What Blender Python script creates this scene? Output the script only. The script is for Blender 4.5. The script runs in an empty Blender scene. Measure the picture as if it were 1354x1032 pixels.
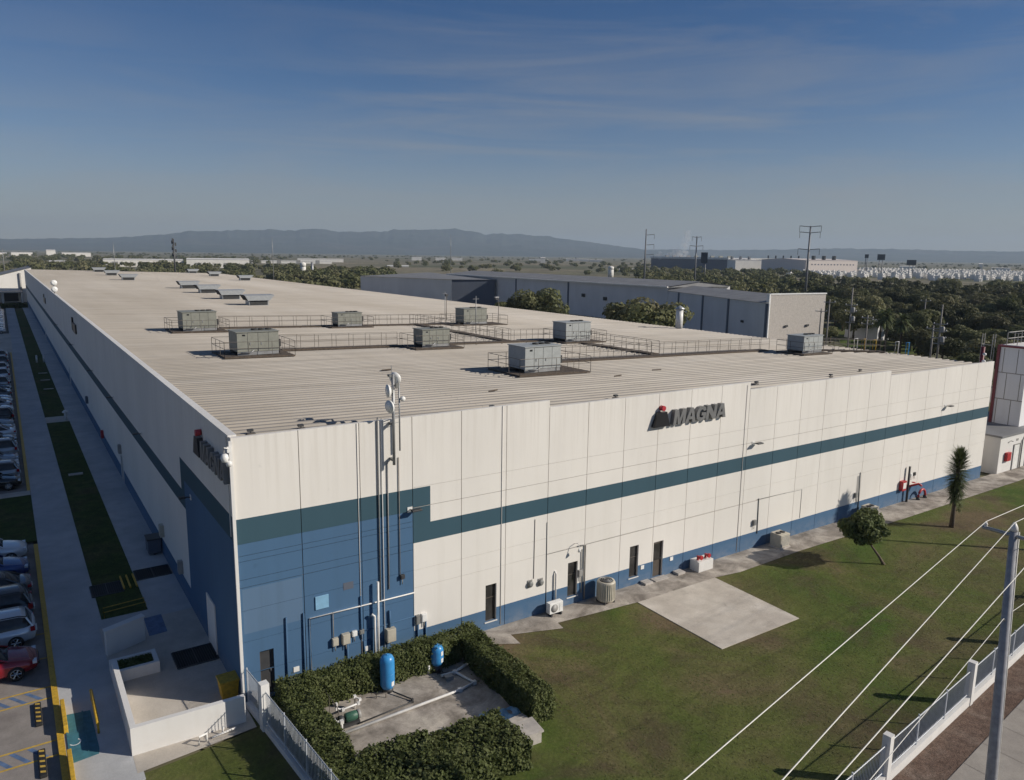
import bpy, bmesh, math, random
import numpy as np
from mathutils import Vector, Matrix
rnd = random.Random(7)
R = math.radians
scene = bpy.context.scene
COL = scene.collection

# ------------------------------------------------------------------ camera
CAM = Vector((-6.6481, -28.7853, 17.9492)); YAW, PIT, ROL, FPX = 0.5926, 0.1779, 0.0133, 998.49
fw = Vector((math.sin(YAW)*math.cos(PIT), math.cos(YAW)*math.cos(PIT), -math.sin(PIT)))
r0 = Vector((math.cos(YAW), -math.sin(YAW), 0)); u0 = r0.cross(fw)
r1 = r0*math.cos(ROL)+u0*math.sin(ROL); u1 = -r0*math.sin(ROL)+u0*math.cos(ROL)
cam = bpy.data.cameras.new('camera'); co = bpy.data.objects.new('camera', cam); COL.objects.link(co)
m = Matrix((r1, u1, -fw)).transposed().to_4x4(); m.translation = CAM
co.matrix_world = m
cam.sensor_width = 36.0; cam.lens = FPX/1354*36.0
cam.clip_start = 0.3; cam.clip_end = 60000
scene.camera = co

def bearing(px):                      # compass bearing (from +Y towards +X) of a direction in plan
    return YAW+math.atan((px-677)/FPX)
def far(px, d):                       # a place on the plain, d metres away on that bearing
    b = bearing(px); return Vector((CAM.x+d*math.sin(b), CAM.y+d*math.cos(b), 0))

# ------------------------------------------------------------------ materials
MAT = {}
def nodes(name):
    m = bpy.data.materials.new(name); m.use_nodes = True
    nt = m.node_tree; b = nt.nodes['Principled BSDF']; MAT[name] = m
    return m, nt, b
def lnk(nt, a, b): nt.links.new(a, b)
def noise(nt, vec, scale, detail=4, rough=.55, dist=0):
    n = nt.nodes.new('ShaderNodeTexNoise'); n.inputs['Scale'].default_value = scale
    n.inputs['Detail'].default_value = detail; n.inputs['Roughness'].default_value = rough
    n.inputs['Distortion'].default_value = dist
    lnk(nt, vec, n.inputs['Vector']); return n.outputs['Fac']
def ramp(nt, fac, stops):
    r = nt.nodes.new('ShaderNodeValToRGB'); e = r.color_ramp.elements
    while len(e) < len(stops): e.new(.5)
    for el, (p, c) in zip(e, stops):
        el.position = p; el.color = (*c, 1) if not isinstance(c, (int, float)) else (c, c, c, 1)
    lnk(nt, fac, r.inputs['Fac']); return r.outputs['Color']
def mixc(nt, fac, a, b, mode='MIX'):
    x = nt.nodes.new('ShaderNodeMix'); x.data_type = 'RGBA'; x.blend_type = mode
    for s, v in ((x.inputs[0], fac), (x.inputs[6], a), (x.inputs[7], b)):
        if isinstance(v, (int, float)): s.default_value = v
        elif isinstance(v, tuple): s.default_value = (*v, 1)
        else: lnk(nt, v, s)
    return x.outputs[2]
def pos(nt, scale=(1, 1, 1), rot=0, obj=False):
    if obj: s = nt.nodes.new('ShaderNodeTexCoord').outputs['Object']
    else: s = nt.nodes.new('ShaderNodeNewGeometry').outputs['Position']
    mp = nt.nodes.new('ShaderNodeMapping'); mp.inputs['Scale'].default_value = scale
    mp.inputs['Rotation'].default_value = (0, 0, rot)
    lnk(nt, s, mp.inputs['Vector']); return mp.outputs['Vector']
def bump(nt, b, fac, strength, dist):
    bp = nt.nodes.new('ShaderNodeBump'); bp.inputs['Strength'].default_value = strength
    bp.inputs['Distance'].default_value = dist
    lnk(nt, fac, bp.inputs['Height']); lnk(nt, bp.outputs['Normal'], b.inputs['Normal'])
def mat(name, col, rough=.6, var=.12, scale=3, metal=0, bmp=0, stretch=(1, 1, 1), obj=True, spec=.5):
    if name in MAT: return MAT[name]
    m, nt, b = nodes(name)
    v = pos(nt, stretch, obj=obj); f = noise(nt, v, scale, 5)
    lo = tuple(c*(1-var) for c in col); hi = tuple(min(1, c*(1+var)) for c in col)
    lnk(nt, ramp(nt, f, [(.3, lo), (.7, hi)]), b.inputs['Base Color'])
    b.inputs['Roughness'].default_value = rough; b.inputs['Metallic'].default_value = metal
    b.inputs['Specular IOR Level'].default_value = spec
    if bmp: bump(nt, b, f, .5, bmp)
    return m
def wall_paint(name, col, dirt=(.42, .38, .33), amt=.25):
    m, nt, b = nodes(name)
    big = noise(nt, pos(nt, (.25, .25, .12)), 1.0, 4)
    streak = noise(nt, pos(nt, (1.6, 1.6, .1)), 1.3, 6, .65)
    c = ramp(nt, big, [(.3, tuple(x*.93 for x in col)), (.7, tuple(min(1, x*1.04) for x in col))])
    f = ramp(nt, streak, [(.5, 0), (.78, amt)])
    c = mixc(nt, f, c, tuple(a*b_ for a, b_ in zip(col, (.74, .72, .68))))
    sz = nt.nodes.new('ShaderNodeSeparateXYZ'); lnk(nt, pos(nt), sz.inputs[0])
    def zmap(a, b_):
        mr = nt.nodes.new('ShaderNodeMapRange'); mr.inputs['From Min'].default_value = a; mr.inputs['From Max'].default_value = b_; lnk(nt, sz.outputs['Z'], mr.inputs['Value']); return mr.outputs['Result']
    drip = ramp(nt, noise(nt, pos(nt, (5, 5, .12)), 1.0, 5, .6), [(.48, 0), (.72, .5)])
    c = mixc(nt, mixc(nt, 1.0, drip, ramp(nt, zmap(7.5, 11), [(0, 0), (1, .8)]), 'MULTIPLY'), c, tuple(a*b_ for a, b_ in zip(col, (.66, .63, .58))))
    spl = ramp(nt, noise(nt, pos(nt, (1, 1, 1.6)), 1.4, 5, .65), [(.35, 0), (.65, .7)])
    c = mixc(nt, mixc(nt, 1.0, spl, ramp(nt, zmap(.9, .0), [(0, 0), (1, .8)]), 'MULTIPLY'), c, tuple(a*.55+b_*.45 for a, b_ in zip(col, dirt)))
    spots = noise(nt, pos(nt), 2.2, 3, .5)
    f2 = ramp(nt, spots, [(.70, 0), (.76, .35)])
    c = mixc(nt, f2, c, tuple(x*.72 for x in col))
    lnk(nt, c, b.inputs['Base Color']); b.inputs['Roughness'].default_value = .75
    b.inputs['Specular IOR Level'].default_value = .25
    bump(nt, b, noise(nt, pos(nt), 25, 3), .12, .01)
    return m
wall_paint('white_wall', (.75, .715, .665)); wall_paint('blue_wall', (.068, .140, .245), amt=.3)
wall_paint('teal_wall', (.042, .090, .120), amt=.2); wall_paint('patched_blue', (.105, .175, .275), amt=.4)
wall_paint('white_masonry', (.74, .72, .69)); wall_paint('grey_cladding', (.62, .61, .615)); wall_paint('pale_panel', (.80, .79, .79)); wall_paint('slate_cladding', (.11, .125, .16))
wall_paint('far_white', (.78, .75, .70), amt=.1)
mat('joint', (.24, .21, .18), .9); mat('dark_glass', (.035, .034, .034), .10, .4, 2); mat('bronze_frame', (.085, .070, .058), .45)
mat('galvanized', (.34, .34, .34), .45, metal=.5); mat('rail_metal', (.15, .13, .11), .6, metal=.2)
mat('pipe_grey', (.20, .20, .19), .5); mat('pvc_white', (.74, .72, .69), .4); mat('conduit', (.30, .29, .275), .5); mat('rust_deck', (.10, .075, .055), .85, .35, 6)
mat('hvac_green', (.245, .245, .208), .5, .1); mat('hvac_grey', (.37, .385, .375), .5, .08); mat('hvac_dark', (.035, .035, .035), .7)
mat('white_plastic', (.78, .77, .74), .4); mat('dark_metal', (.05, .05, .052), .5); mat('beige_box', (.48, .44, .36), .5)
mat('tank_blue', (.045, .26, .56), .35, .1); mat('pump_green', (.05, .13, .09), .4); mat('red_paint', (.42, .03, .035), .4); mat('tarp_blue', (.22, .42, .60), .6)
mat('yellow_paint', (.56, .34, .03), .6, .25, 8); mat('black_rubber', (.016, .016, .016), .8); mat('sign_black', (.014, .014, .017), .35); mat('sign_grey', (.17, .17, .17), .4); mat('sign_red', (.48, .035, .05), .4)
mat('wire_white', (.72, .69, .63), .5); mat('pole_concrete', (.31, .31, .33), .8, .2, 5, bmp=.01); mat('fence_paint', (.50, .52, .55), .5); mat('pole_wood', (.25, .23, .21), .8); mat('steel_pole', (.17, .17, .18), .5)
mat('trunk', (.12, .09, .065), .9, .3, 6, bmp=.03); mat('vent_sheet', (.42, .43, .43), .4, .08, metal=.3); mat('roof_grey', (.20, .20, .205), .7, .15, .3, obj=False)
mat('far_dark', (.09, .10, .135), .7); mat('far_pink', (.70, .62, .57), .8); mat('bill_dark', (.03, .04, .055), .6); mat('concrete_block', (.46, .42, .38), .85, .15, 4)
mat('maroon', (.17, .025, .035), .5); mat('ramp_teal', (.05, .17, .21), .7, .2, 4); mat('mark_blue', (.10, .16, .28), .7, .3, 4); mat('grate', (.012, .013, .016), .6)
mat('yellow_line', (.52, .34, .06), .75, .3, 5, obj=False); mat('chrome', (.5, .5, .5), .25, metal=.9); mat('tail_red', (.35, .01, .015), .25); mat('headlamp', (.6, .62, .65), .15)

def ground_mat(name, a, b_, c, s1, s2, fine=0, bm=0, rough=.95, lo=.55, fl=.5):
    m, nt, b = nodes(name)
    f1 = noise(nt, pos(nt), s1, 5, .6, .6); f2 = noise(nt, pos(nt), s2, 6, .65)
    x = ramp(nt, f1, [(.36, a), (.52, b_), (.66, c)])
    y = ramp(nt, f2, [(.25, lo), (.75, 1+(1-lo)*.8)])
    x = mixc(nt, 1.0, x, y, 'MULTIPLY')
    if name == 'lawn':
        f4 = noise(nt, pos(nt, (.8, 1, 1)), .24, 5, .62, .5)
        x = mixc(nt, ramp(nt, f4, [(.53, 0), (.66, .7)]), x, (.080, .058, .038))
        f5 = noise(nt, pos(nt, (1, 1, 1), R(25)), 3.2, 5, .7, 1.5)
        x = mixc(nt, ramp(nt, f5, [(.58, 0), (.74, .55)]), x, (.21, .19, .095))
    if fine:
        f3 = noise(nt, pos(nt), fine, 4, .7)
        x = mixc(nt, 1.0, x, ramp(nt, f3, [(.28, fl), (.72, 2-fl)]), 'MULTIPLY')
        if bm: bump(nt, b, f3, .8, bm)
    lnk(nt, x, b.inputs['Base Color']); b.inputs['Roughness'].default_value = rough
    b.inputs['Specular IOR Level'].default_value = .15
    return m
ground_mat('lawn', (.062, .100, .018), (.100, .112, .032), (.138, .104, .060), .13, .9, 7, .03, lo=.72, fl=.76)
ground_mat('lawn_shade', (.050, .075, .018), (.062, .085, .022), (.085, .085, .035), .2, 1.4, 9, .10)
ground_mat('plain', (.11, .115, .065), (.19, .17, .115), (.27, .225, .155), .004, .02, .15)
ground_mat('asphalt', (.23, .205, .19), (.26, .235, .215), (.29, .26, .24), .3, 1.5, 30, .004, lo=.8, fl=.85)
ground_mat('concrete', (.46, .415, .36), (.52, .47, .41), (.57, .52, .46), .35, 1.2, 14, .004, lo=.86, fl=.9)
ground_mat('concrete_stained', (.20, .175, .15), (.36, .32, .28), (.50, .45, .39), .7, 1.6, 12, .006, lo=.75, fl=.85)
ground_mat('gravel', (.13, .085, .065), (.16, .11, .085), (.20, .15, .12), .8, 3.5, 16, .05)
ground_mat('pavement', (.33, .295, .26), (.36, .325, .285), (.39, .355, .315), .4, 1.2, 18, .004, lo=.85, fl=.9)
ground_mat('shade_concrete', (.42, .42, .42), (.47, .47, .47), (.52, .51, .50), .25, .9, 14, .004, lo=.85, fl=.92)
ground_mat('hill_rock', (.035, .045, .035), (.05, .055, .045), (.07, .065, .055), .0011, .004)

ground_mat('pad_concrete', (.47, .42, .365), (.52, .47, .41), (.57, .52, .46), .45, 1.0, 14, .004, lo=.84, fl=.9)
np_ = MAT['pad_concrete'].node_tree; bs_ = np_.nodes['Principled BSDF']; src_ = bs_.inputs['Base Color'].links[0].from_socket
lnk(np_, mixc(np_, ramp(np_, noise(np_, pos(np_, (1, 1.4, 1)), .62, 6, .68, .8), [(.56, 0), (.68, .45)]), src_, (.26, .225, .19)), bs_.inputs['Base Color'])
def roof_mat(name, k):
    m, nt, b = nodes(name)
    f1 = noise(nt, pos(nt, (.5, .06, 1)), .25, 5, .6)
    f2 = noise(nt, pos(nt, (.05, 1.6, 1)), 1.0, 5, .7)
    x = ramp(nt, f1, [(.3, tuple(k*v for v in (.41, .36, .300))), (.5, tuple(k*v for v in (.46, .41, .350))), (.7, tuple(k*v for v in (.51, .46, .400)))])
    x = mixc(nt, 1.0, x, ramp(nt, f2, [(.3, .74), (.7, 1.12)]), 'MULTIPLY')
    f3 = noise(nt, pos(nt, (.8, .8, 1)), 1.6, 6, .7)
    x = mixc(nt, ramp(nt, f3, [(.60, 0), (.75, .35)]), x, (.25, .21, .17))
    sp = nt.nodes.new('ShaderNodeSeparateXYZ'); lnk(nt, pos(nt), sp.inputs[0])
    md = nt.nodes.new('ShaderNodeMath'); md.operation = 'PINGPONG'; md.inputs[1].default_value = 6.1; lnk(nt, sp.outputs['X'], md.inputs[0])
    x = mixc(nt, ramp(nt, md.outputs[0], [(.0, .35), (.02, .35), (.03, 0)]), x, (.22, .19, .16))
    pa = noise(nt, pos(nt, (.09, .5, 1)), .8, 3, .5)
    x = mixc(nt, ramp(nt, pa, [(.58, 0), (.64, .22), (.9, .3)]), x, (.58, .54, .49))
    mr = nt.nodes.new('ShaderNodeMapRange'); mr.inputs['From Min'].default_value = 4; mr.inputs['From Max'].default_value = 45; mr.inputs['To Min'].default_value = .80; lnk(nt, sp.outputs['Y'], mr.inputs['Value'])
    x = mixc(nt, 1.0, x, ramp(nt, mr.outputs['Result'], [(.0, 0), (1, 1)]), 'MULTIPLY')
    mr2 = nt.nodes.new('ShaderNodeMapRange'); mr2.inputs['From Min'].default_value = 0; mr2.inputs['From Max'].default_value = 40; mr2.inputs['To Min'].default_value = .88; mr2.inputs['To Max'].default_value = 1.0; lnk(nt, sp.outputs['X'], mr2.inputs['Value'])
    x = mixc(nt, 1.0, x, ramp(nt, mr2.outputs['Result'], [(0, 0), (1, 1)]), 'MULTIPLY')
    lnk(nt, x, b.inputs['Base Color']); b.inputs['Roughness'].default_value = .6
    b.inputs['Specular IOR Level'].default_value = .3
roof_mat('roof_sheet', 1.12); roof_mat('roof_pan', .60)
def leaf_mat(name, a, b_, c, scale=.9, rand=.3):
    m, nt, b = nodes(name)
    f = noise(nt, pos(nt), scale, 4, .6)
    x = ramp(nt, f, [(.32, a), (.5, b_), (.68, c)])
    oi = nt.nodes.new('ShaderNodeObjectInfo')
    x = mixc(nt, 1.0, x, ramp(nt, oi.outputs['Random'], [(0, 1-rand), (1, 1+rand)]), 'MULTIPLY')
    lnk(nt, x, b.inputs['Base Color']); b.inputs['Roughness'].default_value = .65
    b.inputs['Specular IOR Level'].default_value = .2
    b.inputs['Transmission Weight'].default_value = 0
    t = nt.nodes.new('ShaderNodeBsdfTranslucent'); lnk(nt, x, t.inputs['Color'])
    mx = nt.nodes.new('ShaderNodeMixShader'); mx.inputs[0].default_value = .30
    lnk(nt, b.outputs[0], mx.inputs[1]); lnk(nt, t.outputs[0], mx.inputs[2])
    lnk(nt, mx.outputs[0], nt.nodes['Material Output'].inputs['Surface'])
leaf_mat('hedge_leaf', (.078, .096, .030), (.115, .136, .047), (.175, .190, .080), 2.2, .05)
leaf_mat('tree_leaf', (.095, .120, .042), (.130, .155, .058), (.175, .19, .085), 1.6, .1)
leaf_mat('forest_leaf', (.088, .100, .040), (.128, .130, .060), (.180, .164, .092), .07, .45)
leaf_mat('palm_leaf', (.075, .098, .036), (.105, .128, .052), (.16, .17, .08), 1.5, .1)
leaf_mat('grass_blade', (.085, .122, .028), (.125, .136, .046), (.17, .132, .078), .13, 0)

# ------------------------------------------------------------------ object helpers
def wloc(o):
    v = Vector((0, 0, 0))
    while o: v = v+o.location; o = o.parent
    return v
def tag(o, label=None, cat=None, group=None, kind=None):
    if label: o['label'] = label
    if cat: o['category'] = cat
    if group: o['group'] = group
    if kind: o['kind'] = kind
    return o
def thing(name, loc, label, cat, group=None, rz=0):
    o = bpy.data.objects.new(name, None); COL.objects.link(o)
    o.empty_display_size = .3; o.location = loc; o.rotation_euler = (0, 0, rz)
    return tag(o, label, cat, group)
class MB:
    def __init__(s): s.v = []; s.f = []; s.m = []; s.sm = []
    def quad(s, a, b, c, d, mi=0):
        n = len(s.v); s.v += [a, b, c, d]; s.f.append((n, n+1, n+2, n+3)); s.m.append(mi); s.sm.append(False); return s
    def poly(s, pts, mi=0):
        n = len(s.v); s.v += list(pts); s.f.append(tuple(range(n, n+len(pts)))); s.m.append(mi); s.sm.append(False); return s
    def box(s, x0, x1, y0, y1, z0, z1, mi=0):
        n = len(s.v)
        s.v += [(x0, y0, z0), (x1, y0, z0), (x1, y1, z0), (x0, y1, z0), (x0, y0, z1), (x1, y0, z1), (x1, y1, z1), (x0, y1, z1)]
        for q in ((0, 3, 2, 1), (4, 5, 6, 7), (0, 1, 5, 4), (1, 2, 6, 5), (2, 3, 7, 6), (3, 0, 4, 7)):
            s.f.append(tuple(n+i for i in q)); s.m.append(mi); s.sm.append(False)
        return s
    def prism(s, pts, h, mi=0):            # vertical prism over plan polygon (CCW); pts (x,y), h=(z0,z1)
        n = len(s.v); k = len(pts)
        s.v += [(x, y, h[0]) for x, y in pts]+[(x, y, h[1]) for x, y in pts]
        s.f.append(tuple(n+i for i in reversed(range(k)))); s.f.append(tuple(n+k+i for i in range(k)))
        for i in range(k): s.f.append((n+i, n+(i+1) % k, n+k+(i+1) % k, n+k+i))
        s.m += [mi]*(k+2); s.sm += [False]*(k+2); return s
    def tube(s, pts, r, n=8, mi=0, caps=True):
        pts = [Vector(p) for p in pts]; rs = r if isinstance(r, (list, tuple)) else [r]*len(pts)
        rings = []
        for i, p in enumerate(pts):
            a = pts[max(i-1, 0)]; b = pts[min(i+1, len(pts)-1)]; d = (b-a).normalized()
            h = Vector((0, 0, 1)) if abs(d.z) < .95 else Vector((1, 0, 0))
            x = d.cross(h).normalized(); y = d.cross(x).normalized()
            base = len(s.v); rings.append(base)
            for k in range(n):
                t = 2*math.pi*k/n; q = p+x*math.cos(t)*rs[i]+y*math.sin(t)*rs[i]; s.v.append(tuple(q))
        for a, b in zip(rings, rings[1:]):
            for k in range(n):
                s.f.append((a+k, b+k, b+(k+1) % n, a+(k+1) % n)); s.m.append(mi); s.sm.append(n > 5)
        if caps:
            s.f.append(tuple(rings[0]+k for k in range(n))); s.f.append(tuple(rings[-1]+k for k in reversed(range(n))))
            s.m += [mi]*2; s.sm += [False]*2
        return s
    def lathe(s, c, prof, n=20, mi=0, axis='z'):   # prof [(r, h)]
        base = len(s.v)
        for r, h in prof:
            for k in range(n):
                t = 2*math.pi*k/n; a, b = r*math.cos(t), r*math.sin(t)
                p = {'z': (a, b, h), 'y': (a, h, b), 'x': (h, a, b)}[axis]
                s.v.append((c[0]+p[0], c[1]+p[1], c[2]+p[2]))
        for i in range(len(prof)-1):
            for k in range(n):
                s.f.append((base+i*n+k, base+i*n+(k+1) % n, base+(i+1)*n+(k+1) % n, base+(i+1)*n+k)); s.m.append(mi); s.sm.append(True)
        s.f.append(tuple(base+k for k in reversed(range(n)))); s.f.append(tuple(base+(len(prof)-1)*n+k for k in range(n)))
        s.m += [mi]*2; s.sm += [False]*2; return s
    def build(s, name, mats, parent=None, local=False, smooth=None, bevel=0):
        me = bpy.data.meshes.new(name)
        off = Vector((0, 0, 0)) if (local or parent is None) else wloc(parent)
        me.from_pydata([(x-off.x, y-off.y, z-off.z) for x, y, z in s.v], [], s.f)
        for mn in ([mats] if isinstance(mats, str) else mats): me.materials.append(MAT[mn])
        me.polygons.foreach_set('material_index', s.m)
        me.polygons.foreach_set('use_smooth', s.sm if smooth is None else [smooth]*len(s.f))
        bm = bmesh.new(); bm.from_mesh(me); bmesh.ops.recalc_face_normals(bm, faces=bm.faces) if not getattr(s, 'keep', False) else None
        bm.to_mesh(me); bm.free(); me.update()
        o = bpy.data.objects.new(name, me); COL.objects.link(o); o.parent = parent
        if bevel:
            b = o.modifiers.new('bevel', 'BEVEL'); b.width = bevel; b.segments = 2; b.limit_method = 'ANGLE'
        return o
    def solo(s, name, mats, label, cat, group=None, kind=None, origin=None, **k):   # a top-level thing of one mesh
        o = s.build(name, mats, None, **k)
        if origin is not None:
            o.data.transform(Matrix.Translation(-Vector(origin))); o.location = origin
        return tag(o, label, cat, group, kind)
def quads_np(name, V, mats, parent=None, mi=None):      # V: (N,4,3) array of quads
    V = np.asarray(V, np.float32); n = len(V)
    if parent is not None: V = V-np.array(wloc(parent), np.float32)
    me = bpy.data.meshes.new(name); me.vertices.add(n*4); me.vertices.foreach_set('co', V.reshape(-1))
    me.loops.add(n*4); me.loops.foreach_set('vertex_index', np.arange(n*4, dtype=np.int32))
    me.polygons.add(n); me.polygons.foreach_set('loop_start', np.arange(0, n*4, 4, dtype=np.int32))
    try: me.polygons.foreach_set('loop_total', np.full(n, 4, dtype=np.int32))
    except Exception: pass
    for mn in ([mats] if isinstance(mats, str) else mats): me.materials.append(MAT[mn])
    if mi is not None: me.polygons.foreach_set('material_index', np.asarray(mi, np.int32))
    me.update(calc_edges=True)
    o = bpy.data.objects.new(name, me); COL.objects.link(o); o.parent = parent
    return o
def dup(o, loc, rz=None, label=None, group=None, parent=None):
    c = o.copy(); COL.objects.link(c); c.parent = parent
    if parent is None:
        c.location = loc
        if rz is not None: c.rotation_euler = (0, 0, rz)
        if label: c['label'] = label
        if group: c['group'] = group
    for ch in o.children: dup(ch, None, parent=c)
    return c
def structure(mb, name, mats, **k): return tag(mb.build(name, mats, **k), kind='structure')
def sheet(name, pts, z, mt): 
    return structure(MB().poly([(x, y, z) for x, y in pts]), name, mt)
nprng = np.random.default_rng(5)
def leaf_quads(P, size, up=.35, aspect=1.0, nrm=None, rand=.75):
    n = len(P); d = nprng.normal(size=(n, 3))
    if nrm is not None: d = d*rand+nrm
    d[:, 2] += up; d /= np.linalg.norm(d, axis=1)[:, None]
    a = np.cross(d, nprng.normal(size=(n, 3))); a /= np.linalg.norm(a, axis=1)[:, None]
    b = np.cross(d, a); s = (size*nprng.uniform(.6, 1.35, n))[:, None]
    a = a*s*.5; b = b*s*.5*aspect
    return np.stack([P-a-b, P+a-b, P+a+b, P-a+b], 1)
def blob_points(clumps, n):            # points on and in ellipsoid clumps [(c, (rx,ry,rz))]
    w = np.array([r[0]*r[1]+r[0]*r[2] for c, r in clumps]); w = w/w.sum()
    k = nprng.choice(len(clumps), n, p=w)
    C = np.array([c for c, r in clumps])[k]; RR = np.array([r for c, r in clumps])[k]
    d = nprng.normal(size=(n, 3)); d /= np.linalg.norm(d, axis=1)[:, None]
    rad = np.clip(1-np.abs(nprng.normal(0, .18, n)), .3, 1.05)[:, None]
    return C+d*rad*RR, d

# ------------------------------------------------------------------ world and sun
SUN = Vector((.74*math.cos(R(28)), -.673*math.cos(R(28)), math.sin(R(28)))).normalized()
W = bpy.data.worlds.new('World'); scene.world = W; W.use_nodes = True
nt = W.node_tree; bg = nt.nodes['Background']
sky = nt.nodes.new('ShaderNodeTexSky'); sky.sky_type = 'NISHITA'; sky.sun_disc = False
sky.sun_elevation = R(28); sky.sun_rotation = math.atan2(SUN.x, SUN.y)
sky.altitude = 1800; sky.air_density = 1.0; sky.dust_density = .6; sky.ozone_density = 4.0
tc = nt.nodes.new('ShaderNodeTexCoord')
def wmap(scale, rot):
    mp = nt.nodes.new('ShaderNodeMapping'); mp.inputs['Scale'].default_value = scale; mp.inputs['Rotation'].default_value = rot
    lnk(nt, tc.outputs['Generated'], mp.inputs['Vector']); return mp.outputs['Vector']
c1 = noise(nt, wmap((1.1, 1.1, 11), (R(5), R(-4), R(20))), 1.9, 8, .6, .9)
c2 = noise(nt, wmap((.8, .8, 3), (0, 0, R(40))), 1.3, 3, .5)
cf = mixc(nt, 1.0, ramp(nt, c1, [(.44, 0), (.70, 1)]), ramp(nt, c2, [(.34, .06), (.66, .42)]), 'MULTIPLY')
sep = nt.nodes.new('ShaderNodeSeparateXYZ'); lnk(nt, tc.outputs['Generated'], sep.inputs[0])
deep = mixc(nt, 1.0, sky.outputs[0], ramp(nt, sep.outputs['Z'], [(.0, (1, 1, 1)), (.10, (.92, .96, 1)), (.30, (.42, .74, 1)), (.8, (.55, .80, 1))]), 'MULTIPLY')
pale = mixc(nt, ramp(nt, sep.outputs['Z'], [(0, .78), (.05, .50), (.12, .12), (.2, 0)]), deep, (4.7, 4.35, 3.9))
skyc = mixc(nt, cf, pale, (4.6, 4.6, 4.6))
lnk(nt, skyc, bg.inputs['Color']); bg.inputs['Strength'].default_value = .064
sl = bpy.data.lights.new('sun', 'SUN'); sl.energy = 4.6; sl.angle = R(.53); sl.color = (1, .93, .82)
so = bpy.data.objects.new('sun', sl); COL.objects.link(so)
so.rotation_euler = SUN.to_track_quat('Z', 'Y').to_euler(); so.location = (40, -60, 60)
scene.view_settings.view_transform = 'Standard'; scene.view_settings.look = 'None'
scene.view_settings.exposure = 0.0; scene.view_settings.gamma = 1.0

# ================================================================== THE SETTING
RAD = 11000
gp = MB(); N = 96
gp.poly([(RAD*math.cos(2*math.pi*k/N), RAD*math.sin(2*math.pi*k/N), -.2) for k in range(N)])
structure(gp, 'ground', 'plain')
def fenceY(x): return -18.42+.104*x                 # street fence line in plan
# lawn in front of the hall
sheet('lawn', [(-3, -2.15), (0, -1.75), (0, .0), (62.5, 0), (110, 3), (110, fenceY(110)), (.5, fenceY(.5)), (-14, -20), (-14, -3.1), (-8, -2.6)], -.02, 'lawn')
sheet('parking_lot', [(-40, -1.6), (-6.4, -1.6), (-6.4, 255), (-40, 255)], -.12, 'asphalt')
structure(MB().box(-6.4, -6.18, -1.4, 24, -.12, .02).box(-6.4, -6.18, 36.5, 128, -.12, .02), 'yellow_kerb', 'yellow_paint')
structure(MB().box(-6.18, -4.0, -2.6, 255, -.12, .0).box(-4.0, -.0, 9.95, 11.0, -.12, 0), 'walkway', 'shade_concrete')
sheet('apron', [(-4.2, -2.15), (0, -1.72), (0, 10), (-4.2, 10)], .004, 'concrete')
sheet('wall_path', [(-1.92, 10), (0, 10), (0, 268), (-1.92, 268)], .004, 'shade_concrete')
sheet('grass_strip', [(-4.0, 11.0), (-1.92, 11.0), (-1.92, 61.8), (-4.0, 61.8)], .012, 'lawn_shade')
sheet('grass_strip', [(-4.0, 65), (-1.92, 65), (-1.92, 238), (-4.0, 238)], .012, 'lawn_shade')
sheet('cross_path', [(-4.0, 61.8), (-1.92, 61.8), (-1.92, 65), (-4.0, 65)], .006, 'concrete')
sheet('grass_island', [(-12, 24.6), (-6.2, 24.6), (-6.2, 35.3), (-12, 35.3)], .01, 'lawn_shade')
structure(MB().box(-12, -6.2, 35.3, 36.5, -.1, .03).box(-12, -6.0, 128, 163, -.1, .03), 'kerb_island', 'concrete')
sheet('front_apron', [(-8.0, -2.6), (-6.18, -2.6), (-6.18, -1.4), (-6.4, -1.4), (-40, -1.6), (-40, -4)], -.016, 'concrete')
# markings
mk = MB()
for y in (1.68, .69, 4.94, 5.88, 8.6, 11.2): mk.quad((-11.5, y-.05, -.114), (-6.42, y-.05, -.114), (-6.42, y+.05, -.114), (-11.5, y+.05, -.114))
structure(mk, 'parking_lines', 'yellow_line')
mb_ = MB()
for k in range(8):
    x = -6.75-.55*k; mb_.quad((x-.12, .76, -.116), (x+.06, .76, -.116), (x-.44, 1.6, -.116), (x-.62, 1.6, -.116))
for k in range(8):
    x = -6.75-.55*k; mb_.quad((x-.12, 5.02, -.116), (x+.06, 5.02, -.116), (x-.44, 5.8, -.116), (x-.62, 5.8, -.116))
structure(mb_, 'hatched_marking', 'mark_blue')
rp = MB().poly([(-6.1, -.35, .008), (-5.2, -.25, .008), (-5.15, .1, .008), (-5.2, 2.9, .008), (-6.1, 3.05, .008)])
for x in (-6.1, -5.5): rp.box(x, x+.05, .1, 2.95, .012, .05)
structure(rp, 'kerb_ramp', 'ramp_teal')
sheet('painted_square', [(-2.3, 8.0), (-1.5, 8.05), (-1.45, 10.1), (-2.25, 10.05)], .010, 'mark_blue')
# wheelchair symbol on the ramp (strokes of white paint)
ws = MB()
for a in range(9):
    t0, t1 = R(200+a*24), R(200+(a+1)*24)
    ws.quad(*[(-5.86+math.cos(t)*r_, .95+math.sin(t)*r_*1.1, .0125) for t, r_ in ((t0, .16), (t0, .20), (t1, .20), (t1, .16))])
structure(ws, 'ramp_symbol', 'white_plastic')
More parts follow.
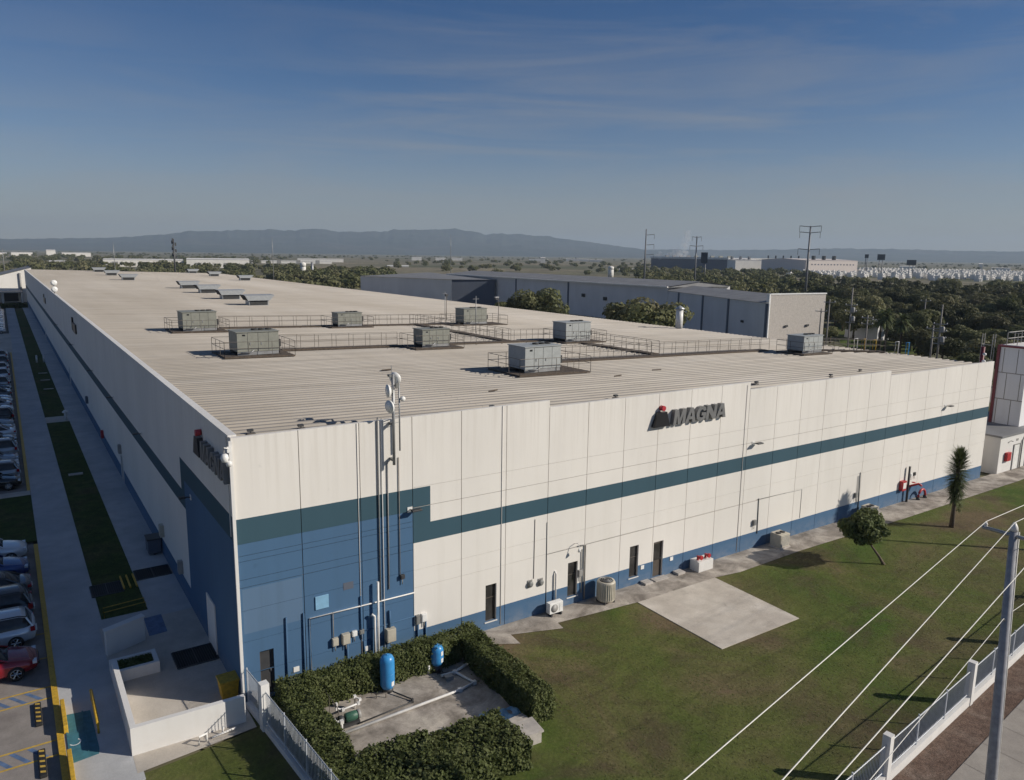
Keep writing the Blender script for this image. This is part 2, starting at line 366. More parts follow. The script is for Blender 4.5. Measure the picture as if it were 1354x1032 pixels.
# concrete path and pads along the front wall
pth = MB()
pth.poly([(10.4, 0, .0), (10.4, -1.0, .0), (12.1, -1.95, .0), (12.17, -1.0, .0), (14.7, -1.85, 0), (14.8, -1.27, 0), (19.7, -1.72, 0), (25.6, -1.78, 0), (27.5, -2.05, 0), (33.5, -1.9, 0), (45, -2.15, 0), (62.2, -2.2, 0), (85, -1.3, 0), (85, .1, 0), (62.2, 0, 0)])
structure(pth, 'front_path', 'concrete_stained')
structure(MB().prism([(19.72, -7.4), (25.42, -7.45), (25.6, -1.8), (19.72, -1.74)], (-.12, .012)), 'concrete_pad', 'pad_concrete')
structure(MB().prism([(1.7, -8.4), (8.7, -8.0), (9.3, -1.6), (1.7, -1.9)], (-.1, .03)), 'tank_pad', 'concrete_stained')
# street side
sheet('gravel_strip', [(-10, fenceY(-10)-1.35), (110, fenceY(110)-1.35), (110, fenceY(110)), (-10, fenceY(-10))], -.01, 'gravel')
pv = MB()
x = -8.0
while x < 110:
    for row in range(2):
        a = -1.38-row*1.8; pv.poly([(x+.01, fenceY(x)+a, .02), (x+1.79, fenceY(x+1.8)+a, .02), (x+1.79, fenceY(x+1.8)+a-1.785, .02), (x+.01, fenceY(x)+a-1.785, .02)][::-1])
    x += 1.8
structure(pv, 'pavement', 'pavement')
sheet('pavement_bed', [(-10, fenceY(-10)-5.1), (110, fenceY(110)-5.1), (110, fenceY(110)-1.35), (-10, fenceY(-10)-1.35)], -.004, 'joint')
sheet('street', [(-60, fenceY(-60)-14), (130, fenceY(130)-14), (130, fenceY(130)-5.1), (-60, fenceY(-60)-5.1)], -.15, 'asphalt')
sheet('side_street', [(88, -10), (100, -12), (200, 240), (188, 245)], -.16, 'asphalt')
# grass tufts spread over the lawn in front of the hall
n = 45000
gx = nprng.uniform(9, 66, n); gy = nprng.uniform(-17.5, -2.2, n)
ok = (gy > fenceY(gx)+.3) & ~((gx > 19.5) & (gx < 25.9) & (gy > -7.7)) & ~((gx < 10.4) & (gy > -9)) & (gx < 62)
ok2 = nprng.random(n) < np.clip(1.5-gx/55, .35, 1)
ok = ok & ok2
P = np.stack([gx, gy, np.full(n, .0)], 1)[ok]; k = len(P)
hgt = nprng.uniform(.004, .02, k); ang = nprng.uniform(0, math.pi, k); w_ = nprng.uniform(.012, .04, k)
dx = np.stack([np.cos(ang)*w_, np.sin(ang)*w_, np.zeros(k)], 1); tip = np.stack([nprng.normal(0, .07, k), nprng.normal(0, .07, k), hgt], 1)
tag(quads_np('grass', np.stack([P-dx-np.array([0, 0, .022]), P+dx-np.array([0, 0, .022]), P+dx*.4+tip-np.array([0, 0, .018]), P-dx*.4+tip-np.array([0, 0, .018])], 1), 'grass_blade'), kind='stuff')

# mountains and low hills on the horizon
from mathutils import noise as mnoise
def ridge(name, prof, d, depth, seed):
    V = []; F = []; rows = 26; n = 520; xs = np.linspace(prof[0][0], prof[-1][0], n)
    hs = np.interp(xs, [p[0] for p in prof], [p[1] for p in prof])
    for j in range(rows):
        t = j/(rows-1)
        for i, px in enumerate(xs):
            p = far(px, d-depth*(1-t)); k = d/FPX*math.cos(bearing(px)-YAW)
            q = Vector((p.x, p.y, seed))/520
            f = mnoise.ridged_multi_fractal(q, .9, 2.1, 6, 1.0, 2.0)/2.2
            crest = hs[i]*k*(1+.07*mnoise.fractal(Vector((px/14, seed, 0)), 1, 2, 4))
            prof_t = (t**1.5)*(.62+.38*f) if t < 1 else 1
            V.append((p.x, p.y, -.8+(crest+18.7)*min(1.0, prof_t*(1 if t < .97 else 1))))
    for j in range(rows-1):
        for i in range(n-1): F.append((j*n+i, j*n+i+1, (j+1)*n+i+1, (j+1)*n+i))
    mb = MB(); mb.v = V; mb.f = F; mb.m = [0]*len(F); mb.sm = [True]*len(F)
    return structure(mb, name, 'hill_rock')
ridge('mountains', [(-60, 9), (60, 12), (150, 14), (215, 18), (250, 24), (330, 26), (400, 27), (428, 30), (450, 26), (500, 27), (540, 30), (600, 32), (640, 25), (690, 26), (740, 21), (800, 14), (850, 8), (900, 2)], 9200, 2600, 3.7)
ridge('far_hills', [(780, 6), (880, 9), (960, 9), (1040, 11), (1100, 13), (1180, 13), (1250, 12), (1354, 12), (1480, 12)], 9600, 2200, 8.1)

# haze: the air of the plain
hz = MB().box(-11800, 11800, -11800, 11800, -2, 330)
hm = bpy.data.materials.new('air'); hm.use_nodes = True; nt2 = hm.node_tree; nt2.nodes.clear()
out = nt2.nodes.new('ShaderNodeOutputMaterial'); vol = nt2.nodes.new('ShaderNodeVolumePrincipled')
vol.inputs['Color'].default_value = (.53, .65, .80, 1); vol.inputs['Density'].default_value = 1.05e-4; vol.inputs['Anisotropy'].default_value = .1
lnk(nt2, vol.outputs[0], out.inputs['Volume']); MAT['air'] = hm
tag(hz.build('haze', 'air'), kind='stuff')

# ================================================================== THE BIG HALL
def zroof(X): return 10.93-.0235*X
HALL = thing('factory_hall', (0, 0, 0), 'long white factory hall with blue corner and ribbed metal roof', 'factory')
JX = [0, 2.57, 5.12, 7.55, 10.02, 12.47, 14.97, 17.43, 19.9, 22.35, 24.85, 27.35, 29.85, 32.4, 34.9, 37.4, 40, 42.5, 45, 47.6, 50.1, 52.6, 55.1, 57.6, 60.2]
def wtop(x): return 11.0 if x < 14.9 else 10.66 if x < 29.8 else 10.2 if x < 44.9 else 9.86
OPEN = [(11.36, 11.98, .42, 2.3), (16.36, 17.0, .42, 2.31), (20.65, 21.3, .45, 2.28), (22.45, 23.2, .04, 2.15), (.68, 1.24, .12, 2.09)]
def paint(x, z):
    if x < 7.55:
        if x > .13 and x < 2.5 and 3.0 < z < 4.88: return 3
        return 1 if z < 6.75 else 2 if z < 7.77 else 0
    if x < 8.42: return 1 if z < 1.05 else 2 if 5.24 < z < 7.77 else 0
    return 1 if z < 1.05 else 2 if 5.24 < z < 6.10 else 0
fwall = MB()
for i in range(len(JX)-1):
    xa, xb = JX[i]+(.016 if i else 0), JX[i+1]-(.016 if i < len(JX)-2 else 0); top = wtop((xa+xb)/2)
    rows = [(0, .0)]
    gs = [(3.12, .006), (3.96, .005), (6.89, .012), (7.81, .006)] if xb > 7.6 else [(1.26, .007), (2.66, .007), (3.98, .007), (4.95, .012), (5.28, .010), (6.03, .010), (6.26, .010), (6.75, .004)]
    gs = [(0, 0)]+gs+[(top, 0)]
    for (za, ha), (zb, hb) in zip(gs, gs[1:]):
        z0, z1 = za+ha, zb-hb
        xs = sorted({xa, xb} | {v for v in (8.42, .13, 2.5) if xa < v < xb} | {v for o in OPEN for v in o[:2] if xa < v < xb})
        zs = sorted({z0, z1} | {v for v in (1.05, 3.0, 4.88, 5.24, 6.10, 6.75, 7.77) if z0 < v < z1} | {v for o in OPEN if xa < o[0] < xb or xa < o[1] < xb for v in o[2:] if z0 < v < z1})
        for a, b in zip(xs, xs[1:]):
            for c, d in zip(zs, zs[1:]):
                mx, mz = (a+b)/2, (c+d)/2
                if any(o[0] < mx < o[1] and o[2] < mz < o[3] for o in OPEN): continue
                fwall.quad((a, 0, c), (b, 0, c), (b, 0, d), (a, 0, d), paint(mx, mz))
        D = .035
        for c, d in zip(zs, zs[1:]):
            pa, pb = paint(xa+.01, (c+d)/2), paint(xb-.01, (c+d)/2)
            fwall.quad((xa, D, c), (xa, 0, c), (xa, 0, d), (xa, D, d), pa); fwall.quad((xb, 0, c), (xb, D, c), (xb, D, d), (xb, 0, d), pb)
        fwall.quad((xa, 0, z1), (xb, 0, z1), (xb, D, z1), (xa, D, z1), paint((xa+xb)/2, z1-.01)); fwall.quad((xa, D, z0), (xb, D, z0), (xb, 0, z0), (xa, 0, z0), paint((xa+xb)/2, z0+.01))
    # backing, inner parapet face and cap of this panel
    l, r_ = JX[i], JX[i+1]
    ops = [o for o in OPEN if l < (o[0]+o[1])/2 < r_]
    xs = sorted({l, r_} | {v for o in ops for v in o[:2]}); zs = sorted({0, top-.02} | {v for o in ops for v in o[2:]})
    for a, b in zip(xs, xs[1:]):
        for c, d in zip(zs, zs[1:]):
            if any(o[0] < (a+b)/2 < o[1] and o[2] < (c+d)/2 < o[3] for o in ops): continue
            fwall.quad((a, .035, c), (b, .035, c), (b, .035, d), (a, .035, d), 4)
    for x0, x1, z0, z1 in ops:        # reveals
        p = paint((x0+x1)/2, z0-.05)
        fwall.quad((x0, 0, z0), (x0, .2, z0), (x0, .2, z1), (x0, 0, z1), 0 if x0 > 2 else 1); fwall.quad((x1, .2, z0), (x1, 0, z0), (x1, 0, z1), (x1, .2, z1), 0 if x0 > 2 else 1)
        fwall.quad((x0, 0, z1), (x0, .2, z1), (x1, .2, z1), (x1, 0, z1), 0 if x0 > 2 else 1); fwall.quad((x0, .2, z0), (x0, 0, z0), (x1, 0, z0), (x1, .2, z0), p)
    fwall.box(l+.004, r_-.004, .037, .2, max(8.9, zroof(r_)-.6), top, 0)
for x, z in ((14.97, 10.66), (29.85, 10.2), (45.0, 9.86)): fwall.quad((x-.016, 0, z), (x-.016, .2, z), (x-.016, .2, wtop(x-1)), (x-.016, 0, wtop(x-1)), 0)
fwall.keep = True
fwall.build('front_wall', ['white_wall', 'blue_wall', 'teal_wall', 'patched_blue', 'joint'], HALL)
# side wall (in shade), far wall and right wall
sw = MB(); L = 268.0
def lpaint(y, z):
    if y < 10.0: return 1 if z < 6.75 else 2 if z < 7.77 else 0
    if y < 10.8: return 1 if z < 1.05 else 2 if 5.24 < z < 7.77 else 0
    return 1 if z < 1.05 else 2 if 5.24 < z < 6.10 else 0
ys = [0.0, 10.0, 10.8]+[10.8+(L-10.8)*k/24 for k in range(1, 25)]; zs = [0, 1.05, 5.24, 6.10, 6.75, 7.77, 11.0]
for a, b in zip(ys, ys[1:]):
    for c, d in zip(zs, zs[1:]): sw.quad((0, b, c), (0, a, c), (0, a, d), (0, b, d), lpaint((a+b)/2, (c+d)/2))
sw.quad((0, 0, 0), (0, 0, 0.001), (0, .2, .001), (0, .2, 0)).quad((.22, .2, 10.2), (.22, L, 10.2), (.22, L, 11.0), (.22, .2, 11.0), 0).quad((0, L, 11), (0, 0.2, 11), (.22, .2, 11), (.22, L, 11), 0)
sw.keep = True; sw.build('side_wall', ['white_wall', 'blue_wall', 'teal_wall'], HALL)
MB().box(-.05, .27, .205, L, 11.004, 11.07).build('coping', 'white_masonry', HALL)
MB().box(-.035, -.001, .6, .68, 6.9, 10.9).box(-.10, 0.02, -.105, -.003, .0, 10.9).build('corner_trim', 'white_masonry', HALL)
MB().quad((60.2, .2, 0), (60.2, L, 0), (60.2, L, 9.45), (60.2, .2, 9.45)).quad((60.2, 0, 0), (60.2, .2, 0), (60.2, .2, 9.86), (60.2, 0, 9.86)).build('right_wall', 'white_wall', HALL)
MB().poly([(60.2, L, 0), (0, L, 0), (0, L, 11.0), (60.2, L, 9.5)]).build('rear_wall', 'white_wall', HALL)
rf = MB(); p = .61; y = .2
prof = [(0, 0), (.30, 0), (.35, .11), (.56, .11)]
pts = []
while y < L-.7:
    for dy, dz in prof: pts.append((y+dy, dz))
    y += p
pts.append((L, 0))
xs = [.22]+[60.3*k/12 for k in range(1, 13)]
for q_, ((ya, za), (yb, zb)) in enumerate(zip(pts, pts[1:])):
    for a, b in zip(xs, xs[1:]):
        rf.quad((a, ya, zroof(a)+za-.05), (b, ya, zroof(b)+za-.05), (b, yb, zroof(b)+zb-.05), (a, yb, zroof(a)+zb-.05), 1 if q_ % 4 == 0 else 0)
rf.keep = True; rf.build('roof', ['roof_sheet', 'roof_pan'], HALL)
def window(x0, x1, z0, z1, y=.11):
    f = MB(); t = .035
    f.box(x0+.002, x0+t, y, y+.06, z0+.002, z1-.002).box(x1-t, x1-.002, y, y+.06, z0+.002, z1-.002).box(x0+t, x1-t, y, y+.06, z1-t, z1-.002).box(x0+t, x1-t, y, y+.06, z0+.002, z0+t).box(x0+t, x1-t, y+.004, y+.056, z0+.62*(z1-z0)-.015, z0+.62*(z1-z0)+.015)
    w = f.build('window', 'bronze_frame', HALL)
    MB().quad((x0+t, y+.03, z0+t), (x1-t, y+.03, z0+t), (x1-t, y+.03, z1-t), (x0+t, y+.03, z1-t)).build('pane', 'dark_glass', w)
    MB().box(x0-.05, x1+.05, -.04, -.002, z0-.05, z0-.005).build('sill', 'white_masonry', w)
for o in OPEN[:3]: window(*o)
def door(x0, x1, z0, z1, mt='bronze_frame', y=.13):
    d = MB().box(x0+.05, x1-.05, y, y+.045, z0+.01, z1-.05)
    d = d.build('door', mt, HALL)
    MB().box(x0+.002, x0+.05, y-.03, y+.06, z0, z1-.002).box(x1-.05, x1-.002, y-.03, y+.06, z0, z1-.002).box(x0+.05, x1-.05, y-.03, y+.06, z1-.05, z1-.002).build('frame', 'bronze_frame', d)
    MB().tube([(x1-.12, y-.04, z0+.95), (x1-.12, y-.04, z0+1.08)], .012, 6).build('handle', 'galvanized', d)
    return d
d = door(22.45, 23.2, .04, 2.15); MB().quad((22.55, .127, 1.0), (23.1, .127, 1.0), (23.1, .127, 1.98), (22.55, .127, 1.98)).build('pane', 'dark_glass', d)
door(.68, 1.24, .12, 2.09, 'dark_metal')
MB().box(22.3, 23.35, -.45, -.003, .004, .05).build('door_step', 'concrete_block', HALL)
# side doors in the shade
for ya, yb, h in ((4.55, 6.0, 2.35), (35.0, 36.0, 2.1), (87, 88.2, 2.2), (150, 151.2, 2.2)):
    dd = MB().box(-.03, -.001, ya, yb, .02, h).build('door', 'white_masonry' if ya < 5 else 'conduit', HALL)
    MB().box(-.05, -.001, ya-.07, ya, .02, h+.07).box(-.05, -.001, yb, yb+.07, .02, h+.07).box(-.05, -.001, ya, yb, h, h+.07).build('frame', 'white_masonry', dd)
# light blue shutter, square patches
MB().box(3.02, 3.59, -.05, -.002, 3.28, 3.86).build('hatch', 'tarp_blue', HALL, bevel=.01)
MB().box(4.26, 4.71, -.012, -.002, 3.84, 4.16).build('hatch', 'slate_cladding', HALL)
for x in (2.13, 5.3, 21.63, 23.9): MB().box(x-.12, x+.12, -.03, -.002, .78, 1.0).build('vent_plate', 'white_plastic', HALL)
# pipes fixed to the wall
def wpipe(name, pts, r, mt, n=8): return MB().tube(pts, r, n).build(name, mt, HALL)
for x, t, bm_ in ((5.02, 11.0, .1), (12.22, 11.0, .1), (29.55, 10.5, .1)): wpipe('downpipe', [(x, -.02, t), (x, -.02, bm_)], .014, 'white_wall')
wpipe('conduit', [(5.93, -.05, 11.15), (5.93, -.05, 2.9)], .03, 'pipe_grey'); wpipe('conduit', [(6.10, -.04, 11.1), (6.10, -.04, .4)], .02, 'white_masonry')
wpipe('conduit', [(6.36, -.04, 9.2), (6.34, -.04, 3.4)], .028, 'conduit'); wpipe('conduit', [(6.88, -.04, 9.3), (6.88, -.04, 3.9)], .02, 'joint')
wpipe('water_pipe', [(2.76, -.05, .1), (2.76, -.05, 2.98), (7.55, -.05, 2.93)], .03, 'pvc_white')
wpipe('conduit', [(1.78, -.05, 3.3), (1.74, -.05, .1)], .035, 'blue_wall'); wpipe('conduit', [(2.5, -.05, 3.3), (2.46, -.05, .1)], .035, 'blue_wall')
wpipe('water_pipe', [(5.74, -.22, 3.95), (5.70, -.22, .1)], .055, 'pvc_white'); wpipe('water_pipe', [(5.46, -.12, 2.4), (5.46, -.2, 2.5), (5.56, -.2, 2.4), (5.56, -.2, .1)], .055, 'pvc_white')
wpipe('conduit', [(3.75, -.05, 3.0), (3.75, -.05, 1.4)], .02, 'joint'); wpipe('conduit', [(4.35, -.05, 1.4), (4.35, -.05, .1)], .05, 'blue_wall')
wpipe('conduit', [(5.0, -.05, 3.4), (5.0, -.05, 1.5)], .03, 'blue_wall'); wpipe('conduit', [(5.12, -.05, 1.3), (5.14, -.05, .1)], .04, 'blue_wall')
wpipe('conduit', [(6.34, -.06, 2.4), (6.34, -.06, 1.6)], .05, 'blue_wall'); wpipe('conduit', [(4.8, -.03, 1.75), (7.7, -.03, 1.78)], .018, 'blue_wall')
wpipe('conduit', [(7.72, -.05, 1.5), (7.72, -.05, .1)], .05, 'blue_wall'); wpipe('conduit', [(8.12, -.05, 1.5), (8.12, -.05, .1)], .04, 'blue_wall')
wpipe('conduit', [(14.2, -.02, 5.1), (14.18, -.02, 2.0)], .013, 'joint'); wpipe('conduit', [(14.95, -.02, 4.8), (14.98, -.02, .4)], .016, 'pipe_grey')
wpipe('conduit', [(15.52, -.09, .3), (15.52, -.09, 1.95), (15.52, -.02, 2.1)], .045, 'pvc_white')
wpipe('conduit', [(15.0, -.012, 3.1), (34.0, -.012, 3.1)], .009, 'joint')
wpipe('conduit', [(17.44, -.07, .1), (17.44, -.07, 3.12), (17.0, -.07, 3.15)], .035, 'conduit'); wpipe('conduit', [(17.24, -.05, 2.9), (17.24, -.05, .5)], .025, 'pipe_grey')
wpipe('conduit', [(31.34, -.03, 3.2), (31.4, -.03, .9)], .026, 'pipe_grey'); wpipe('conduit', [(31.2, -.015, 3.15), (35.7, -.015, 3.05), (35.7, -.015, 1.1)], .012, 'pipe_grey')
wpipe('conduit', [(42.3, -.03, 3.2), (42.4, -.03, .5)], .028, 'pipe_grey'); wpipe('conduit', [(42.1, -.05, 3.0), (42.1, -.05, .9)], .025, 'conduit')

# ---- lettering of the sign boards: heavy block letters, drawn as polygons
GL = {'M': (1.25, [[(0, 0), (.30, 0), (.30, .60), (.50, .0), (.75, 0), (.95, .60), (.95, 0), (1.25, 0), (1.25, 1), (.84, 1), (.625, .38), (.41, 1), (0, 1)]]),
      'A': (1.15, [[(0, 0), (.33, 0), (.40, .22), (.75, .22), (.82, 0), (1.15, 0), (.76, 1), (.39, 1)], [(.47, .42), (.68, .42), (.575, .74)]]),
      'G': (1.10, [[(1.08, .56), (.58, .56), (.58, .36), (.78, .36), (.78, .27), (.66, .22), (.52, .22), (.38, .30), (.33, .5), (.38, .70), (.55, .79), (.70, .76), (.77, .66), (1.06, .70), (.96, .89), (.78, .98), (.55, 1.0), (.28, .95), (.08, .77), (0, .5), (.08, .22), (.28, .05), (.55, 0), (.82, .03), (1.08, .14)]]),
      'N': (1.16, [[(0, 0), (.31, 0), (.31, .52), (.80, 0), (1.16, 0), (1.16, 1), (.85, 1), (.85, .47), (.36, 1), (0, 1)]])}
def letters(word, x0, z0, w, h, shear, depth):
    bm = bmesh.new(); x = 0; out = []
    tot = sum(GL[c][0]+.02 for c in word)
    for c in word:
        edges = []
        for loop in GL[c][1]:
            vs = [bm.verts.new((x0+(x+a+shear*b)/tot*w, 0, z0+b*h)) for a, b in loop]
            edges += [bm.edges.new((vs[i], vs[(i+1) % len(vs)])) for i in range(len(vs))]
        bmesh.ops.triangle_fill(bm, use_beauty=True, use_dissolve=True, edges=edges)
        x += GL[c][0]+.02
    ret = bmesh.ops.extrude_face_region(bm, geom=bm.faces[:])
    bmesh.ops.translate(bm, verts=[v for v in ret['geom'] if isinstance(v, bmesh.types.BMVert)], vec=(0, -depth, 0))
    bmesh.ops.recalc_face_normals(bm, faces=bm.faces)
    return bm
def sign(loc, rz, label, s=1.0, wide=1.0):
    t = thing('wall_sign', loc, label, 'sign', None, rz)
    W_, H_ = 5.6*wide, 1.0
    bm = letters('MAGNA', 1.3*wide, 0, 4.25*wide, .82, .16, .25)
    me = bpy.data.meshes.new('lettering'); bm.to_mesh(me); bm.free(); me.materials.append(MAT['sign_grey'])
    o = bpy.data.objects.new('lettering', me); COL.objects.link(o); o.parent = t
    e = MB(); k = wide
    front = [(-.12*k, .0), (1.06*k, .0), (.80*k, .80), (.20*k, .80)]
    e.poly([(x, -.25, z) for x, z in front]); e.poly([(x, 0, z) for x, z in front][::-1])
    for i in range(4):
        (xa, za), (xb, zb) = front[i], front[(i+1) % 4]; e.quad((xa, 0, za), (xb, 0, zb), (xb, -.25, zb), (xa, -.25, za))
    e.build('emblem', 'sign_black', t, local=True)
    MB().lathe((.56*k, 0, 1.0), [(.14, -.25), (.14, 0)], 20, axis='y').build('emblem_dot', 'sign_red', t, local=True)
    return t
sign((21.92, -.012, 8.86), 0, 'grey block letters with black and red emblem on the sunlit white front wall')
sign((-.012, 5.72, 9.18), -math.pi/2, 'dark block letters with black and red emblem on the shaded side wall near the corner', wide=1.0)
for y0, z0, lb in ((72.5, 8.9, 'small dark sign board high on the shaded side wall, nearer one'), (140.5, 8.2, 'small dark sign board high on the shaded side wall, farther one')):
    t = thing('wall_sign', (0, y0, z0), lb, 'sign')
    MB().box(-.16, -.01, y0-3.2, y0+.6, z0-.5, z0+.55).build('board', 'sign_black', t); MB().box(-.18, -.01, y0+.75, y0+1.5, z0-.4, z0+1.1).build('emblem', 'sign_black', t)

# ================================================================== ON THE ROOF
def hvac(x0, x1, y0, d, h, zb, mt, label, deckx=(.5, .5)):
    z = zroof((x0+x1)/2)
    t = thing('rooftop_unit', ((x0+x1)/2, y0+d/2, z+.05), label, 'air conditioner', 'air conditioning units on the roof platforms')
    zb = max(zb, z+.22); w = x1-x0
    MB().box(x0, x1, y0, y0+d, zb, zb+h).build('casing', mt, t, bevel=.02)
    MB().box(x0-.06, x1+.06, y0-.06, y0+d+.06, zb+h-.0, zb+h+.05).build('top_cover', mt, t)
    MB().box(x0+.02, x1-.02, y0+.03, y0+.11, z+.18, zb-.004).box(x0+.02, x1-.02, y0+d-.11, y0+d-.03, z+.18, zb-.004).build('base_rail', 'galvanized', t)
    for k in range(1, 4):
        xx = x0+w*k/4
        MB().box(xx-.012, xx+.012, y0-.004, y0+.02, zb+.03, zb+h-.05).build('panel_joint', 'hvac_dark', t)
    MB().box(x0+w*.13, x0+w*.2, y0-.012, y0+.01, zb+h*.82, zb+h*.90).build('name_plate', 'sign_black', t)
    for k in range(2):
        p = MB().box(x0+w*(.3+.27*k), x0+w*(.3+.27*k)+.05, y0-.03, y0+.01, zb+h*.35, zb+h*.48); p.build('panel_handle', 'galvanized', t)
    for k in range(3):
        cx = x0+w*(.52+.17*k); f = MB().lathe((cx, y0+d/2, zb+h+.05), [(w*.075, 0), (w*.08, .09), (w*.06, .09), (w*.055, .02)], 16).build('fan', 'hvac_dark', t)
    g = MB()
    for k in range(9): zz = zb+h*(.12+.085*k); g.box(x1+.001, x1+.02, y0+.1, y0+d-.1, zz, zz+.035)
    g.build('louvre', 'hvac_dark', t)
    MB().box(x1+.02, x1+.16, y0+.05, y0+.3, zb+.25, zb+.75).tube([(x1+.09, y0+.18, zb+.25), (x1+.09, y0+.18, z+.2)], .03, 6).build('isolator_box', 'hvac_dark', t)
    MB().tube([(x0+.2, y0-.12, zb-.02), (x0+.9, y0-.12, zb-.02), (x0+1.1, y0-.1, zb+.12)], .05, 6).build('drain_pipe', 'galvanized', t)
    return t
UN = [(20.11, 22.91, 9.54, 1.9, 1.4, 10.82, 'hvac_grey', 'light grey rooftop unit closest to the front wall, left of the long catwalk'),
      (6.23, 9.05, 23.66, 2.2, 1.32, 11.16, 'hvac_green', 'greenish grey rooftop unit at the left end of the nearer long catwalk'),
      (6.21, 9.05, 41.86, 2.2, 1.4, 11.16, 'hvac_green', 'greenish grey rooftop unit at the left end of the rear catwalk'),
      (20.89, 23.44, 43.3, 1.66, 1.1, 10.82, 'hvac_green', 'small greenish unit midway along the rear catwalk'),
      (20.52, 22.96, 24.27, 1.6, 1.15, 10.83, 'hvac_green', 'small greenish unit midway along the nearer long catwalk'),
      (35.34, 38.32, 43.24, 1.9, 1.45, 10.48, 'hvac_green', 'greenish rooftop unit at the far end of the rear catwalk beside a lamp pole'),
      (34.95, 37.81, 24.48, 1.95, 1.45, 10.49, 'hvac_grey', 'grey rooftop unit with dark shaded flank where two catwalks meet'),
      (49.68, 52.35, 10.49, 1.66, 1.22, 10.14, 'hvac_grey', 'pale boxy unit on the right end of the roof, bluish on its shaded flank')]
for u in UN: hvac(*u)
def zr(x): return zroof(x)+.06
def platform(x0, x1, y0, y1, label, gaps=()):
    t = thing('unit_platform', ((x0+x1)/2, (y0+y1)/2, zr((x0+x1)/2)), label, 'roof platform', 'railed platforms round the roof units')
    zf = lambda x: zroof(x)+.16
    m = MB(); n = max(2, int((x1-x0)/.6))
    m.poly([(x0, y0, zf(x0)), (x1, y0, zf(x1)), (x1, y1, zf(x1)), (x0, y1, zf(x0))]).poly([(x0, y0, zf(x0)-.1), (x0, y0, zf(x0)), (x1, y0, zf(x1)), (x1, y0, zf(x1)-.1)]).poly([(x0, y0, zf(x0)-.1), (x0, y1, zf(x0)-.1), (x0, y1, zf(x0)), (x0, y0, zf(x0))]).poly([(x1, y0, zf(x1)-.1), (x1, y1, zf(x1)-.1), (x1, y1, zf(x1)), (x1, y0, zf(x1))])
    m.build('deck', 'rust_deck', t)
    rail(t, [(x0, y0), (x1, y0), (x1, y1)], zf); rail(t, [(x1, y1), (x0, y1), (x0, y0)], zf)
    return t
def rail(t, pts, zf, hh=1.0, step=1.35, r=.017):
    m = MB()
    for (xa, ya), (xb, yb) in zip(pts, pts[1:]):
        Lg = math.hypot(xb-xa, yb-ya); n = max(1, round(Lg/step))
        for k in range(n+1):
            x, y = xa+(xb-xa)*k/n, ya+(yb-ya)*k/n; m.tube([(x, y, zf(x)-.02), (x, y, zf(x)+hh)], r, 5, caps=False)
        for h in (hh, hh*.55): m.tube([(xa, ya, zf(xa)+h), (xb, yb, zf(xb)+h)], r, 5, caps=False)
    return m.build('handrail', 'rail_metal', t)
def catwalk(a, b, w, label):
    (xa, ya), (xb, yb) = a, b
    t = thing('catwalk', (xa, ya, zr(xa)), label, 'catwalk', 'catwalks between the roof units')
    zf = lambda x: zroof(x)+.17
    dx, dy = xb-xa, yb-ya; Lg = math.hypot(dx, dy); nx, ny = -dy/Lg*w/2, dx/Lg*w/2
    c = [(xa+nx, ya+ny), (xb+nx, yb+ny), (xb-nx, yb-ny), (xa-nx, ya-ny)]
    m = MB(); m.poly([(x, y, zf(x)) for x, y in c]); 
    for i in range(4):
        (x0, y0), (x1, y1) = c[i], c[(i+1) % 4]; m.quad((x0, y0, zf(x0)-.12), (x1, y1, zf(x1)-.12), (x1, y1, zf(x1)), (x0, y0, zf(x0)))
    n = int(Lg/2.2)
    for k in range(n+1):
        x, y = xa+dx*k/n, ya+dy*k/n; m.box(x-abs(nx)-.05, x+abs(nx)+.05, y-abs(ny)-.05, y+abs(ny)+.05, zroof(x)-.02, zf(x)-.125)
    m.build('deck', 'rust_deck', t)
    rail(t, [c[0], c[1]], zf); rail(t, [c[3], c[2]], zf)
for u, (dl, dr, df, db) in zip(UN, [(.9, 1.9, .75, 1.0), (1.0, .9, .7, .7), (1.0, .9, .7, .7), (.9, 1.0, .6, .6), (.9, 1.0, .6, .6), (1.6, 2.4, .6, .7), (.5, 1.4, .6, .8), (.6, .8, .5, .6)]):
    platform(u[0]-dl, u[1]+dr, u[2]-df, u[2]+u[3]+db, ('railed platform under the '+u[7]).replace('rooftop ', '').split(',')[0].replace(' beside a lamp pole', '').replace('midway along', 'midway on'))
catwalk((10.0, 26.5), (19.6, 26.5), .9, 'rusty railed catwalk between the two nearer greenish units')
catwalk((24.0, 26.6), (34.4, 26.6), .9, 'rusty railed catwalk between the small greenish unit and the grey unit')
catwalk((10.0, 44.9), (19.9, 44.9), .9, 'rusty railed catwalk linking the rear left unit with the small rear unit')
catwalk((24.5, 44.9), (33.7, 44.9), .9, 'rusty railed catwalk leading to the farthest greenish unit by the lamp pole')
catwalk((30.4, 45.6), (30.4, 27.2), .9, 'rusty cross catwalk running front to back in the middle of the roof')
catwalk((36.4, 23.6), (36.6, 14.9), .9, 'rusty cross catwalk running from the grey unit towards the front')
catwalk((25.0, 13.9), (49.0, 13.9), .9, 'longest rusty catwalk along the front, ending at the pale boxy unit')
catwalk((53.3, 12.8), (59.6, 9.2), .8, 'short rusty catwalk leading down from the pale boxy unit to the roof edge')

